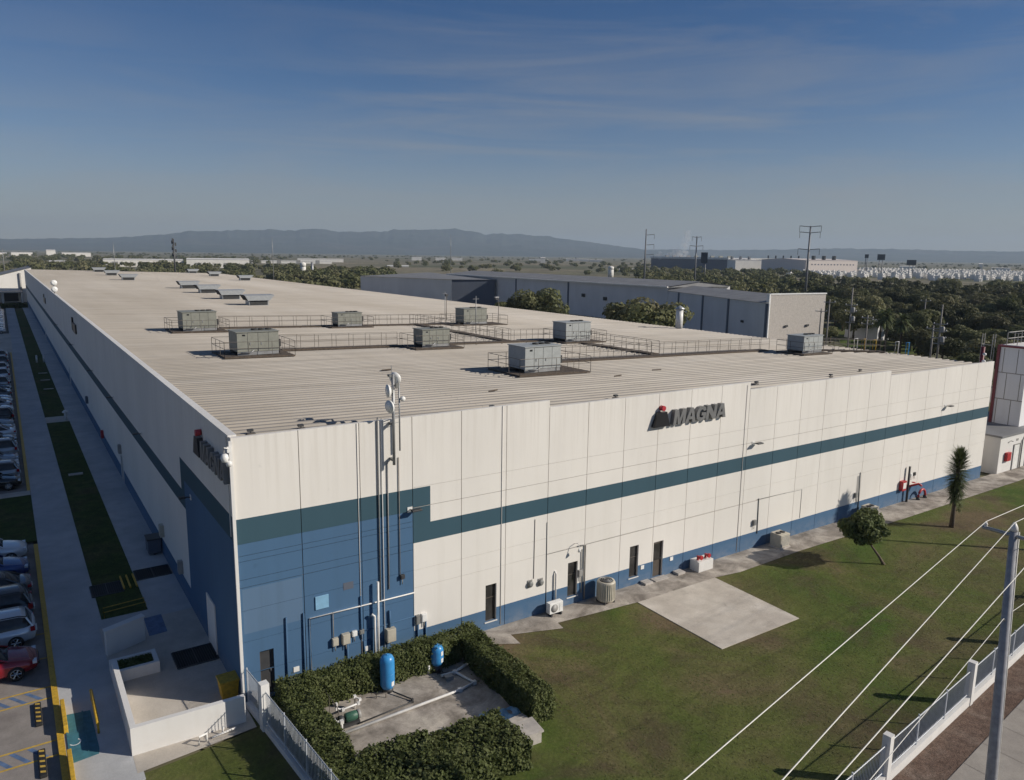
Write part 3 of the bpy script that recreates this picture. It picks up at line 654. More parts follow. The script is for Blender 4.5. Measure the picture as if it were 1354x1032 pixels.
def hood(loc, label):                                    # roof ventilator: curb, long sloping cover, dark open louvres
    x, y = loc; z = zroof(x); t = thing('roof_ventilator', (x, y, z), label, 'roof ventilator', 'hooded ventilators in rows on the roof')
    MB().box(x-1.35, x+1.35, y-1.0, y+.9, z-.02, z+.75).build('curb', 'vent_sheet', t)
    MB().box(x-1.2, x+1.2, y-1.06, y-1.004, z+.12, z+.72).build('louvre', 'hvac_dark', t)
    hx = [(-1.3, .74), (-1.3, 1.42), (-1.1, 1.5), (1.1, 1.5), (1.3, 1.42), (1.3, .74)]; m = MB()
    L_ = [(x-1.55-.6*(h-.76), y+a, z+h) for a, h in hx]; Rr = [(x+1.5+.9*(h-.76), y+a, z+h) for a, h in hx]
    for k in range(6): m.quad(L_[k], Rr[k], Rr[(k+1) % 6], L_[(k+1) % 6])
    m.poly(Rr); m.build('cover', 'vent_sheet', t)
    MB().poly([(p[0]-.03, p[1], p[2]) for p in L_]).build('louvre', 'hvac_dark', t)
    return t
rows_ = ['middle row', 'rear right row', 'rear left row']
hs = [((23.1, 80.1), 0), ((23.1, 95.3), 0), ((23.9, 114.7), 0), ((24.2, 133), 0), ((49.6, 188.3), 1), ((49.9, 226), 1), ((50.6, 262), 1), ((19.1, 177), 2), ((19.7, 215.5), 2), ((20.1, 253), 2)]
ordn = ['nearest hooded grey ventilator of the %s', 'second hooded ventilator from the front in the %s', 'third hooded ventilator from the front in the %s', 'farthest hooded ventilator of the %s']
cnt = {}
h0 = None
for p_, r_ in hs:
    k = cnt.get(r_, 0); cnt[r_] = k+1
    lb = (ordn[k] if not (r_ and k == 2) else ordn[3]) % rows_[r_]+' on the pale roof'
    if h0 is None: h0 = hood(p_, lb); h0x = p_[0]
    else: dup(h0, (p_[0], p_[1], zroof(p_[0])), label=lb)
# white stack on the right roof edge
t = thing('roof_stack', (59.4, 34.2, zroof(59.4)), 'white cylindrical stack with a conical rain cap on the far roof edge', 'stack')
z = zroof(59.4); MB().lathe((59.4, 34.2, z), [(.42, -.05), (.42, 2.3)], 20).build('pipe', 'pvc_white', t)
MB().lathe((59.4, 34.2, z), [(.6, 2.32), (.62, 2.38), (.05, 2.75)], 20).build('rain_cap', 'vent_sheet', t)
# poles standing on the roof
for x, y, h, kind, lb in ((37.0, 50.2, 2.9, 1, 'thin dark lamp pole on the roof left of the farthest green unit'), (31.9, 35.0, 3.7, 0, 'tallest thin pale aerial pole rising from the middle of the roof'), (41.2, 45.3, 2.9, 2, 'thin pole with a white floodlight right of the farthest green unit'), (40.0, 56.0, 3.2, 0, 'thin pole with cross aerial behind the farthest green unit')):
    z = zroof(x); t = thing('roof_pole', (x, y, z), lb, 'pole', 'thin poles on the roof')
    MB().tube([(x, y, z-.02), (x, y, z+h)], .035, 6).build('pole', 'rail_metal' if kind else 'galvanized', t)
    if kind == 1: MB().box(x-.14, x+.16, y-.12, y+.12, z+h-.02, z+h+.26).build('lamp_head', 'dark_metal', t)
    if kind == 2:
        MB().box(x-.5, x-.05, y-.14, y+.14, z+h-.12, z+h+.14).build('lamp_head', 'dark_metal', t); MB().box(x-.52, x-.03, y-.16, y+.16, z+h+.145, z+h+.2).build('lamp_hood', 'white_plastic', t)
    if kind == 0: MB().tube([(x-.35, y, z+h-.3), (x+.35, y, z+h-.3)], .02, 5).build('cross_bar', 'galvanized', t)
# small roof brackets along the front parapet
bx = [(.9, .55, 'near the building corner'), (2.9, .6, 'left of the antenna mast'), (12.2, .9, 'right of the antenna mast'), (19.9, .8, 'left of the big letters'), (31.6, 1.0, 'just past the first parapet step'), (39.6, 1.2, 'midway along the right half'), (44.2, 1.9, 'before the last parapet step')]
for x, y, w in bx:
    z = zroof(x)+.03; t = thing('roof_floodlight', (x, y, z), 'small dark floodlight on the roof edge '+w, 'floodlight', 'small floodlights along the front roof edge')
    MB().box(x-.16, x+.16, y-.1, y+.1, z-.02, z+.05).box(x-.02, x+.02, y-.02, y+.02, z+.05, z+.12).build('bracket', 'rail_metal', t)
    MB().box(x-.14, x+.08, y-.12, y+.04, z+.12, z+.21).build('lamp_head', 'dark_metal', t)
# a little debris: short timbers and pipe ends lying on the roof
for x, y, a, lb in ((25.5, 6.9, .2, 'loose pale strip lying across the ribs before the catwalk'), (13.0, 14.5, .1, 'small dark block on the ribs left of the grey unit'), (15.0, 5.2, .3, 'short brown offcut on the ribs above the mast'), (30.0, 8.0, -.2, 'thin brown batten on the ribs above the big letters')):
    z = zroof(x)+.05; c, s = math.cos(a)*.35, math.sin(a)*.35
    MB().tube([(x-c, y-s, z+.04), (x+c, y+s, z+.04)], .045, 5).solo('offcut', 'rust_deck', lb, 'debris', origin=(x, y, z))

# antenna mast on the front wall
t = thing('antenna_mast', (6.52, -.35, 9.1), 'steel antenna mast with three white dishes bracketed to the front wall top', 'antenna mast')
MB().tube([(6.52, -.36, 9.1), (6.52, -.36, 13.0)], .065, 10).build('pole', 'galvanized', t)
MB().tube([(6.46, -.36, 13.0), (6.46, -.36, 13.35)], .015, 5).tube([(6.85, -.25, 9.65), (6.85, -.25, 12.7)], .035, 6).tube([(6.52, -.36, 12.5), (6.85, -.25, 12.5)], .02, 5).tube([(6.52, -.36, 11.2), (6.85, -.25, 11.2)], .02, 5).build('side_rod', 'galvanized', t)
lad = MB()
for k in range(9): lad.tube([(6.55, -.36, 10.9+k*.2), (6.85, -.25, 10.9+k*.2)], .012, 4)
lad.build('rungs', 'galvanized', t)
for z in (9.3, 10.85): MB().box(6.46, 6.58, -.34, -.002, z-.05, z+.05).build('bracket', 'pipe_grey', t)
def dish(c, dirv, r, parent):
    d = Vector(dirv).normalized(); m = MB(); N = 22
    pr = [(.05, -.30), (.6, -.26), (.92, -.12), (1.0, .05), (1.0, .12), (.0001, .16)]
    x = d.cross(Vector((0, 0, 1))).normalized(); y = x.cross(d); c = Vector(c)
    for q, h in pr:
        for k in range(N):
            a = 2*math.pi*k/N; p = c+x*(math.cos(a)*q*r)+y*(math.sin(a)*q*r)+d*(h*r*1.3); m.v.append(tuple(p))
    for i in range(len(pr)-1):
        for k in range(N):
            m.f.append((i*N+k, i*N+(k+1) % N, (i+1)*N+(k+1) % N, (i+1)*N+k)); m.m.append(0); m.sm.append(True)
    o = m.build('dish', 'white_plastic', parent)
    MB().tube([tuple(c-d*r*.4), (6.52, -.36, c.z)], .035, 6).box(c.x-d.x*r*.55-.06, c.x-d.x*r*.55+.06, c.y-d.y*r*.55-.06, c.y-d.y*r*.55+.06, c.z-.09, c.z+.09).build('mount', 'pipe_grey', o)
dish((6.26, -.45, 12.32), (-1, .12, 0), .27, t); dish((6.30, -.5, 11.66), (-.95, -.25, -.05), .27, t); dish((6.68, -.22, 12.78), (.75, .5, .2), .27, t)
MB().box(6.30, 6.40, -.5, -.3, 12.9, 13.0).box(6.6, 6.72, -.5, -.4, 12.4, 12.6).build('radio_box', 'pipe_grey', t)
MB().lathe((6.98, -.3, 11.9), [(.02, -.1), (.10, -.08), (.11, .02)], 12, axis='y').build('small_dish', 'white_plastic', t)
# white antenna on the coping of the long shaded wall
t = thing('white_antenna', (.1, 108, 11.0), 'white dish antennas on a short pole on the far coping of the side wall', 'antenna')
MB().tube([(.1, 108, 11.05), (.1, 108, 13.2)], .08, 6).build('pole', 'galvanized', t)
for z in (11.7, 12.7): MB().lathe((.1, 107.8, z), [(.1, .2), (.42, .05), (.45, -.1), (.1, -.05)], 14, axis='y').build('dish', 'white_plastic', t)
# twin white camera lamp at the building corner
t = thing('corner_camera', (-.12, -.25, 10.45), 'white twin dome camera hung on the top of the building corner', 'security camera')
MB().box(-.18, -.04, -.18, -.108, 10.5, 10.72).tube([(-.11, -.15, 10.65), (-.3, -.25, 10.72), (-.3, -.25, 10.5)], .03, 6).build('bracket', 'white_plastic', t)
MB().lathe((-.3, -.25, 10.32), [(.02, -.17), (.11, -.13), (.15, 0), (.13, .12), (.06, .18)], 16).build('dome', 'white_plastic', t)
MB().lathe((-.16, -.30, 10.10), [(.02, -.12), (.09, -.09), (.12, 0), (.10, .08), (.04, .12)], 16).build('dome', 'white_plastic', t)

# wall floodlights
def floodlight(name, p, nrm, label, group):
    t = thing(name, p, label, 'wall light', group); x, y, z = p; ux, uy = nrm
    if uy: MB().box(x-.12, x+.12, y-.03, y-.002, z-.12, z+.12).build('back_plate', 'white_plastic', t); MB().tube([(x, y-.03, z), (x+.02, y-.25, z+.04)], .03, 6).build('arm', 'dark_metal', t); MB().box(x-.08, x+.40, y-.46, y-.2, z+.0, z+.08).build('lamp_head', 'dark_metal', t, bevel=.02)
    else: MB().box(x-.03, x-.002, y-.12, y+.12, z-.12, z+.12).build('back_plate', 'white_plastic', t); MB().tube([(x-.03, y, z), (x-.25, y, z+.04)], .03, 6).build('arm', 'dark_metal', t); MB().box(x-.55, x-.25, y-.16, y+.16, z+.0, z+.08).build('lamp_head', 'dark_metal', t, bevel=.02)
for x, w in ((7.4, 'by the teal corner patch'), (30.45, 'right of the big letters'), (53.1, 'near the right end')): floodlight('wall_floodlight', (x, 0, 6.85), (0, 1), 'flat dark floodlight on the sunlit front wall '+w, 'floodlights on the front wall')
for k, (y, w) in enumerate(((8.5, 'on the blue corner patch'), (23.6, 'next beyond the blue patch'), (38, 'second beyond the blue patch'), (54, 'third beyond the blue patch'), (76, 'below the nearer sign board'), (105, 'below the white antenna'), (140, 'below the farther sign board'))):
    floodlight('wall_floodlight', (0, y, 6.3 if k < 4 else 6.5), (1, 0), 'dark floodlight on the shaded side wall '+w, 'floodlights on the side wall')

# ================================================================== ALONG THE FRONT WALL
def wallbox(x, z, w, h, d, mt, label, name='electrical_box', cat='electrical box', group='boxes on the front wall'):
    t = thing(name, (x, 0, z), label, cat, group)
    MB().box(x-w/2, x+w/2, -d, -.002, z-h/2, z+h/2).build('cabinet', mt, t, bevel=.01)
    MB().box(x-w/2+.03, x+w/2-.03, -d-.012, -d-.001, z-h/2+.03, z+h/2-.03).build('cover', mt, t)
    MB().tube([(x, -d/2, z-h/2), (x, -d/2, z-h/2-.25)], .02, 6).build('cable_entry', 'conduit', t)
wallbox(3.80, 1.66, .26, .34, .16, 'beige_box', 'small beige box leftmost of the row on the blue wall')
wallbox(4.27, 1.68, .34, .46, .2, 'beige_box', 'larger beige box second in the row on the blue wall')
wallbox(4.68, 1.78, .22, .24, .12, 'white_plastic', 'small white box third in the row on the blue wall')
wallbox(5.02, 1.76, .2, .2, .1, 'pipe_grey', 'small grey box at the right end of the row on the blue wall')
wallbox(6.34, 1.28, .42, .6, .25, 'beige_box', 'big pale beige cabinet above the tall blue tank')
wallbox(7.70, 1.60, .2, .42, .14, 'pipe_grey', 'narrow grey box at the edge of the blue paint')
wallbox(8.02, 1.62, .26, .38, .14, 'white_plastic', 'pale narrow box beside the blue paint edge')
wallbox(17.14, 1.62, .26, .36, .12, 'conduit', 'grey box between the second window slot and the round condenser')
wallbox(31.0, 1.70, .24, .34, .14, 'pipe_grey', 'grey isolator box above the square condenser')
wallbox(41.9, 1.62, .26, .34, .14, 'pipe_grey', 'grey isolator box above the round tree')
wallbox(6.97, 3.84, .2, .2, .14, 'dark_metal', 'dark diamond shaped box on the blue wall under the mast', 'dark_box', 'box', None)
for x, z, w in ((13.95, 1.78, 'left'), (14.6, 1.72, 'right')):
    t = thing('bulkhead_lamp', (x, 0, z), 'oval grey bulkhead lamp, %s one of the pair by the first window' % w, 'lamp', 'oval bulkhead lamps')
    MB().box(x-.14, x+.14, -.04, -.002, z-.2, z+.2).build('back_plate', 'conduit', t); MB().lathe((x, -.04, z), [(.16, 0), (.15, -.08), (.08, -.13)], 16, axis='y').build('lens', 'pipe_grey', t)
t = thing('hook_lamp', (16.75, 0, 3.2), 'small hooked white lamp above the second window slot', 'lamp')
MB().tube([(16.75, -.002, 3.3), (16.75, -.3, 3.42), (16.75, -.4, 3.2)], .02, 6).build('arm', 'white_plastic', t); MB().lathe((16.75, -.4, 3.05), [(.09, -.06), (.06, .06), (.02, .13)], 12).build('shade', 'white_plastic', t)

# split unit, round condenser, square condensers
t = thing('split_unit', (15.2, -.45, 0), 'low white air conditioning unit with round grille beside the first window', 'air conditioner')
MB().box(14.78, 15.62, -.62, -.30, .14, .70).build('casing', 'white_plastic', t, bevel=.02)
MB().lathe((15.08, -.625, .42), [(.21, .0), (.21, -.012), (.0, -.012)], 24, axis='y').build('fan_grille', 'conduit', t)
MB().box(15.40, 15.58, -.632, -.621, .22, .62).build('side_panel', 'white_plastic', t)
for x in (14.9, 15.5): MB().box(x-.04, x+.04, -.66, -.26, .0, .137).build('foot', 'dark_metal', t)
t = thing('round_condenser', (18.35, -.75, 0), 'tall round beige condenser unit with dark fan top by the second window', 'air conditioner')
g = MB(); N = 28; cx, cy = 18.35, -.75
MB().lathe((cx, cy, .14), [(.46, 0), (.47, .05), (.47, 1.0), (.44, 1.06), (.36, 1.06)], 28).build('casing', 'beige_box', t)
for k in range(N):
    a = 2*math.pi*k/N; g.box(cx+math.cos(a)*.478-.012, cx+math.cos(a)*.478+.012, cy+math.sin(a)*.478-.012, cy+math.sin(a)*.478+.012, .24, 1.12)
g.build('louvre', 'beige_box', t)
MB().lathe((cx, cy, 1.195), [(.36, 0), (.36, .012), (.05, .03)], 24).build('fan_grille', 'hvac_dark', t)
rg = MB()
for rr in (.12, .22, .31): rg.tube([(cx+math.cos(2*math.pi*k/20)*rr, cy+math.sin(2*math.pi*k/20)*rr, 1.25) for k in range(21)], .01, 4, caps=False)
rg.build('fan_guard', 'galvanized', t)
for k in range(4):
    a = R(45+90*k); MB().box(cx+math.cos(a)*.45-.03, cx+math.cos(a)*.45+.03, cy+math.sin(a)*.45-.03, cy+math.sin(a)*.45+.03, 0, .138).build('foot', 'dark_metal', t)
def sqcond(x, y, label):
    t = thing('square_condenser', (x, y, 0), label, 'air conditioner', 'square condensers on the front path')
    MB().box(x-.45, x+.45, y-.4, y+.4, .1, .92).build('casing', 'beige_box', t, bevel=.02)
    f = MB()
    for k in range(8): f.box(x-.40, x+.40, y-.415, y-.401, .2+.08*k, .235+.08*k)
    f.build('louvre', 'conduit', t)
    for dx in (-.2, .2): MB().lathe((x+dx, y, .925), [(.17, 0), (.17, .03), (.02, .03)], 16).build('fan_grille', 'hvac_dark', t)
    MB().box(x-.5, x+.5, y-.45, y+.45, 0, .096).build('pad', 'concrete_block', t)
sqcond(32.75, -.75, 'square beige condenser with two top fans standing alone on the front path'); sqcond(42.6, -.8, 'square beige condenser partly hidden behind the round tree')
# white block with two red hydrant heads
t = thing('hydrant_block', (25.85, -.55, 0), 'white masonry block topped by two red hydrant heads', 'fire hydrant')
MB().box(25.3, 26.5, -.85, -.15, 0, .62).build('block', 'white_masonry', t, bevel=.015)
for x in (25.55, 26.2): MB().tube([(x, -.5, .60), (x, -.5, .82), (x, -.72, .84)], .085, 10).lathe((x, -.76, .84), [(.13, .05), (.13, -.05)], 14, axis='y').build('hydrant_head', 'red_paint', t)
for x, w in ((21.75, 'left'), (24.3, 'right')):
    MB().box(x-.28, x+.28, -.5, -.05, .004, .13).solo('splash_block', 'concrete_block', 'small pale concrete splash block %s of the dark door' % w, 'concrete block', 'splash blocks by the door', origin=(x, -.3, 0))
# red fire hose cabinet and piping
t = thing('fire_hose_cabinet', (48.0, 0, 1.3), 'red fire hose cabinet on the front wall near the palm', 'fire cabinet')
MB().box(47.6, 48.15, -.28, -.002, .98, 1.72).build('cabinet', 'red_paint', t, bevel=.015); MB().box(47.68, 48.07, -.295, -.281, 1.15, 1.6).build('pane', 'white_plastic', t)
t = thing('fire_riser', (48.5, -.2, 0), 'red and dark fire riser pipe with a valve arm beside the red cabinet', 'fire pipe')
MB().tube([(48.5, -.2, 0), (48.5, -.2, 2.75)], .085, 8).build('riser', 'dark_metal', t); MB().tube([(48.5, -.2, 1.2), (49.7, -.35, 1.25), (49.7, -.6, 1.15)], .085, 8).build('branch', 'red_paint', t); MB().lathe((49.1, -.28, 1.42), [(.14, 0), (.14, .04)], 12).build('valve_wheel', 'red_paint', t)
t = thing('red_hoop', (50.2, -.4, 0), 'red pipe hoop standing on the path beside the fire riser', 'fire pipe')
MB().tube([(49.75+.5-.5*math.cos(math.pi*k/10), -.4, .15+.6*math.sin(math.pi*k/10)) for k in range(11)], .09, 8).build('hoop', 'red_paint', t); MB().lathe((49.75, -.4, 0), [(.14, 0), (.14, .2)], 12).lathe((50.75, -.4, 0), [(.14, 0), (.14, .2)], 12).build('flange', 'dark_metal', t)
for x, z in ((49.1, 1.95), (49.55, 1.98)): wallbox(x, z, .25, .25, .1, 'white_plastic' if x < 49.3 else 'dark_metal', 'tiny %s box right of the fire riser' % ('white' if x < 49.3 else 'dark'))

# ================================================================== TANK YARD
def tank(x, y, r, z0, h, label):
    t = thing('pressure_tank', (x, y, 0), label, 'water tank', 'blue pressure tanks')
    pr = [(r*.35, 0), (r*.75, .06), (r*.97, .18), (r, .28)]+[(r, h-.3), (r*.95, h-.18), (r*.75, h-.06), (r*.4, h-.005), (r*.1, h)]
    MB().lathe((x, y, z0), pr, 28).build('vessel', 'tank_blue', t)
    MB().lathe((x, y, z0+h-.01), [(.05, 0), (.05, .05)], 10).build('air_valve', 'tank_blue', t)
    MB().lathe((x, y, .03), [(r*.8, 0), (r*.72, z0+.05)], 20).build('base_ring', 'dark_metal', t)
    for k in range(2 if h < 1.5 else 1):
        pts = []
        m = MB(); N = 6
        for i in range(N):
            a0 = -1.35+(.5*i/N)-.05; a1 = -1.35+(.5*(i+1)/N)-.05
            z1, z2 = z0+.22+.32*k, z0+.42+.32*k; q = r+.004
            m.quad((x+q*math.cos(a0), y+q*math.sin(a0), z1), (x+q*math.cos(a1), y+q*math.sin(a1), z1), (x+q*math.cos(a1), y+q*math.sin(a1), z2), (x+q*math.cos(a0), y+q*math.sin(a0), z2))
        m.build('sticker', 'white_plastic', t)
    MB().lathe((x, y, z0+h*.48), [(r+.002, -.01), (r+.008, 0), (r+.002, .01)], 28).build('weld_band', 'tank_blue', t)
    return t
tank(5.22, -2.2, .30, .12, 1.52, 'taller slim blue tank standing nearer the left end of the hedge yard')
tank(7.68, -1.95, .28, .28, .98, 'shorter blue tank with white stickers at the back of the hedge yard')
def pipe_thing(pts, r, mt, name, label, cat='pipe', extra=None):
    t = thing(name, pts[0], label, cat)
    MB().tube(pts, r, 8).build('pipe', mt, t)
    for p in (extra or []): MB().tube(p, r*1.0, 8).build('branch', mt, t)
    for p in pts[1:-1]: MB().box(p[0]-r*1.3, p[0]+r*1.3, p[1]-r*1.3, p[1]+r*1.3, p[2]-r*1.3, p[2]+r*1.3).build('elbow', mt, t)
    return t
pipe_thing([(2.1, -4.05, .10), (7.72, -3.88, .10), (8.5, -3.72, .10), (8.2, -2.6, .12), (7.55, -2.55, .12)], .06, 'pvc_white', 'white_pipe', 'long white plastic pipe lying across the tank yard concrete', extra=[[(8.2, -2.6, .12), (9.3, -2.2, .12)]])
pipe_thing([(5.3, -2.55, .14), (5.75, -3.42, .10), (5.7, -3.55, .08), (3.3, -3.72, .07)], .03, 'dark_metal', 'dark_pipe', 'dark pipe sloping from the taller blue tank to the yard floor')
pipe_thing([(2.75, -2.9, .7), (2.75, -2.9, .45), (2.95, -3.05, .42), (3.6, -3.02, .45), (3.75, -2.8, .45), (3.6, -2.65, .55), (3.6, -2.65, .05)], .04, 'pvc_white', 'riser_pipe', 'white bent pipe with elbows beside the green pump')
pipe_thing([(2.55, -3.95, .1), (2.55, -3.95, .55), (2.3, -3.85, .6), (2.25, -3.8, .3)], .05, 'pvc_white', 'suction_pipe', 'short white goose neck pipe in front of the green pump')
t = thing('water_pump', (3.1, -3.55, 0), 'small green electric water pump with grey end on the yard concrete', 'pump')
MB().lathe((2.85, -3.5, .34), [(.12, 0), (.17, .02), (.17, .45), (.13, .5)], 18, axis='x').build('motor', 'pump_green', t)
MB().lathe((2.58, -3.5, .32), [(.10, 0), (.17, .04), (.17, .16), (.1, .24)], 18, axis='x').build('volute', 'dark_metal', t)
MB().lathe((3.34, -3.5, .34), [(.165, 0), (.18, .02), (.18, .12), (.12, .14)], 18, axis='x').build('fan_cover', 'conduit', t)
fn = MB()
for k in range(10):
    a = 2*math.pi*k/10; fn.box(2.9, 3.28, -3.5+math.cos(a)*.175-.006, -3.5+math.cos(a)*.175+.006, .34+math.sin(a)*.175-.006, .34+math.sin(a)*.175+.006)
fn.build('cooling_fins', 'pump_green', t)
MB().box(2.7, 3.4, -3.68, -3.32, .03, .16).build('base_frame', 'dark_metal', t)
t = thing('yard_handrail', (2.3, -2.8, 0), 'thin dark rusty handrail with short posts beside the left hedge', 'handrail')
rl = MB().tube([(2.55, -2.3, .9), (2.75, -3.0, .55), (2.6, -3.7, .4)], .018, 6)
for p in ((2.6, -2.5, .8), (2.72, -2.9, .6), (2.68, -3.2, .5), (2.62, -3.6, .42)): rl.tube([p, (p[0], p[1], .03)], .014, 5)
rl.build('rail', 'rail_metal', t)
t = thing('valve_group', (7.7, -2.4, 0), 'dark valves and pipe fittings under the shorter blue tank', 'valve')
MB().tube([(7.68, -2.2, .2), (7.72, -2.45, .15), (7.6, -2.75, .12), (7.9, -2.9, .1)], .035, 6).tube([(7.45, -2.35, .14), (7.95, -2.5, .14)], .03, 6).build('fitting', 'dark_metal', t)
MB().box(7.6, 7.95, -2.95, -2.7, .03, .2).build('valve_body', 'conduit', t)
MB().tube([(7.25, -1.98, .03), (7.25, -1.98, .42)], .06, 8).build('standpipe', 'pvc_white', t)
# pump plinth under the taller tank
t = thing('pipe_stand', (4.8, -2.5, 0), 'low dark pipe stand at the foot of the taller blue tank', 'pipe stand')
MB().tube([(4.55, -2.45, .22), (5.0, -2.65, .22)], .025, 6).tube([(4.6, -2.47, .03), (4.6, -2.47, .24)], .02, 5).tube([(4.95, -2.63, .03), (4.95, -2.63, .24)], .02, 5).build('frame', 'rail_metal', t)
# blue sheet and concrete blocks at the gap of the hedge
ts = MB(); NX, NY = 14, 10
gridp = [[(7.45+1.5*i/NX+.1*j/NY, -5.75-1.25*j/NY-.25*i/NX, .09+.10*math.sin(i*.9+j*.5)*math.sin(j*.8)+.03*math.sin(i*2.1)) for i in range(NX+1)] for j in range(NY+1)]
for j in range(NY):
    for i in range(NX): ts.poly([gridp[j][i], gridp[j+1][i], gridp[j+1][i+1], gridp[j][i+1]])
ts.solo('tarpaulin', 'tarp_blue', 'crumpled pale blue sheet lying at the hedge yard corner', 'tarpaulin', origin=(8, -6.2, .05), smooth=True)
t = thing('concrete_box', (8.3, -8.0, 0), 'square concrete inspection box with slab lid at the gap in the hedge', 'concrete box')
MB().prism([(7.75, -8.3), (8.65, -8.35), (8.75, -7.55), (7.8, -7.5)], (-.05, .42)).build('body', 'concrete_block', t)
MB().prism([(7.7, -8.36), (8.71, -8.41), (8.82, -7.49), (7.74, -7.44)], (.424, .50)).build('lid', 'concrete_block', t)
MB().prism([(8.05, -7.30), (8.8, -7.25), (8.75, -6.9), (8.1, -6.95)], (.0, .35)).solo('concrete_kerb', 'concrete_block', 'low broken concrete kerb between the blue sheet and the concrete box', 'kerb stone', origin=(8.4, -7.1, 0))

# hedges
def hedge(boxes, dens, label, leaf=.065):
    t = thing('hedge', (boxes[0][0], boxes[0][2], 0), label, 'hedge', 'clipped hedges round the tank yard')
    Ps = []; Ns = []
    for x0, x1, y0, y1, h in boxes:
        lx, ly = x1-x0, y1-y0
        for (nrm, area, f) in (((0, 0, 1), lx*ly, lambda k: np.stack([nprng.uniform(x0, x1, k), nprng.uniform(y0, y1, k), np.full(k, h)], 1)),
                               ((0, -1, 0), lx*h, lambda k: np.stack([nprng.uniform(x0, x1, k), np.full(k, y0), nprng.uniform(.0, h, k)], 1)),
                               ((0, 1, 0), lx*h, lambda k: np.stack([nprng.uniform(x0, x1, k), np.full(k, y1), nprng.uniform(.0, h, k)], 1)),
                               ((-1, 0, 0), ly*h, lambda k: np.stack([np.full(k, x0), nprng.uniform(y0, y1, k), nprng.uniform(.0, h, k)], 1)),
                               ((1, 0, 0), ly*h, lambda k: np.stack([np.full(k, x1), nprng.uniform(y0, y1, k), nprng.uniform(.0, h, k)], 1))):
            k = int(area*dens); p = f(k); d = np.abs(nprng.normal(0, .11, k))
            # uneven clipping: slow undulation plus some stray shoots
            und = .6*(.10*np.sin(p[:, 0]*2.3+p[:, 1]*1.7)+.07*np.sin(p[:, 0]*5.1-p[:, 1]*4.3+p[:, 2]*3)+.05*np.sin(p[:, 0]*9.7+p[:, 2]*8+p[:, 1]*11))
            stray = (nprng.random(k) < .05)*nprng.uniform(0, .22, k)
            p = p+np.array(nrm)*(und-d+stray)[:, None]+nprng.normal(0, .03, (k, 3)); Ps.append(p); Ns.append(np.tile(np.array(nrm, float), (k, 1)))
    P = np.concatenate(Ps); Nn = np.concatenate(Ns)
    quads_np('foliage', leaf_quads(P, leaf, .3, .75, Nn, .6), 'hedge_leaf', t)
    s = MB()
    for x0, x1, y0, y1, h in boxes:
        for k in range(int(max(x1-x0, y1-y0)/.45)):
            x, y = (rnd.uniform(x0+.25, x1-.25), rnd.uniform(y0+.25, y1-.25)); s.tube([(x, y, -.05), (x+rnd.uniform(-.1, .1), y+rnd.uniform(-.1, .1), h*.8)], [.025, .01], 5)
    s.build('stems', 'trunk', t)
DN = 1000
hedge([(.95, 9.95, -1.95, -1.05, 1.28)], DN, 'long hedge run along the blue wall behind the blue tanks')
hedge([(.85, 2.0, -8.9, -2.0, 1.28)], DN, 'thick hedge run beside the picket fence, left side of the yard')
hedge([(8.95, 9.95, -7.4, -2.0, 1.25)], DN, 'hedge run on the lawn side of the tank yard, ending by the concrete box')
hedge([(2.1, 4.6, -9.2, -6.7, 1.15), (4.6, 7.5, -9.3, -7.0, 1.05)], DN*.7, 'broad shaggy hedge closing the front of the tank yard', .085)

# ================================================================== FENCES AND STREET POLE
def picket(name, pts, h, label, plinth, pillars, mt='conduit', sp=.115, pr=.013, z0=.0, plinth_h=.35):
    t = thing(name, (pts[0][0], pts[0][1], 0), label, 'fence')
    for (xa, ya), (xb, yb) in zip(pts, pts[1:]):
        Lg = math.hypot(xb-xa, yb-ya); ux, uy = (xb-xa)/Lg, (yb-ya)/Lg; m = MB(); n = int(Lg/sp)
        zb = plinth_h+.05
        for k in range(n+1):
            x, y = xa+ux*(.02+k*sp), ya+uy*(.02+k*sp); m.tube([(x, y, zb), (x, y, h)], pr, 4, caps=False)
        for z in (zb+.06, h-.06): m.tube([(xa, ya, z), (xb, yb, z)], .022, 4)
        m.tube([(xa, ya, plinth_h-.03), (xa, ya, h+.03)], .035, 5)
        m.build('panel', mt, t)
    if plinth:
        m = MB(); w = .11
        for (xa, ya), (xb, yb) in ((pts[0], pts[-1]),):
            Lg = math.hypot(xb-xa, yb-ya); nx, ny = -(yb-ya)/Lg*w, (xb-xa)/Lg*w
            m.prism([(xa+nx, ya+ny), (xa-nx, ya-ny), (xb-nx, yb-ny), (xb+nx, yb+ny)], (-.15, plinth_h))
        m.build('plinth', 'white_masonry', t)
    for x, y, s, hh in pillars:
        a = math.atan2(pts[-1][1]-pts[0][1], pts[-1][0]-pts[0][0]); c, s_ = math.cos(a)*s, math.sin(a)*s
        MB().prism([(x-c+s_, y-s_-c), (x+c+s_, y+s_-c), (x+c-s_, y+s_+c), (x-c-s_, y-s_+c)], (-.14, hh)).build('pillar', 'white_masonry', t)
xs = [9.85+2.51*k for k in range(36)]
picket('picket_fence', [(x, fenceY(x)) for x in xs], 1.55, 'long grey picket fence with white pillars on a white plinth between lawn and street', True, [(x, fenceY(x), .14, 1.86) for x in xs[3::3]], mt='fence_paint')
picket('side_fence', [(.10-.085*y-.0, y) for y in (-.16, -2.0, -3.9, -5.8, -7.7, -9.6)], 1.62, 'grey picket fence with white pillar running from the building corner past the hedge', True, [(.26, -1.98, .16, 1.9)], mt='fence_paint', plinth_h=.2)
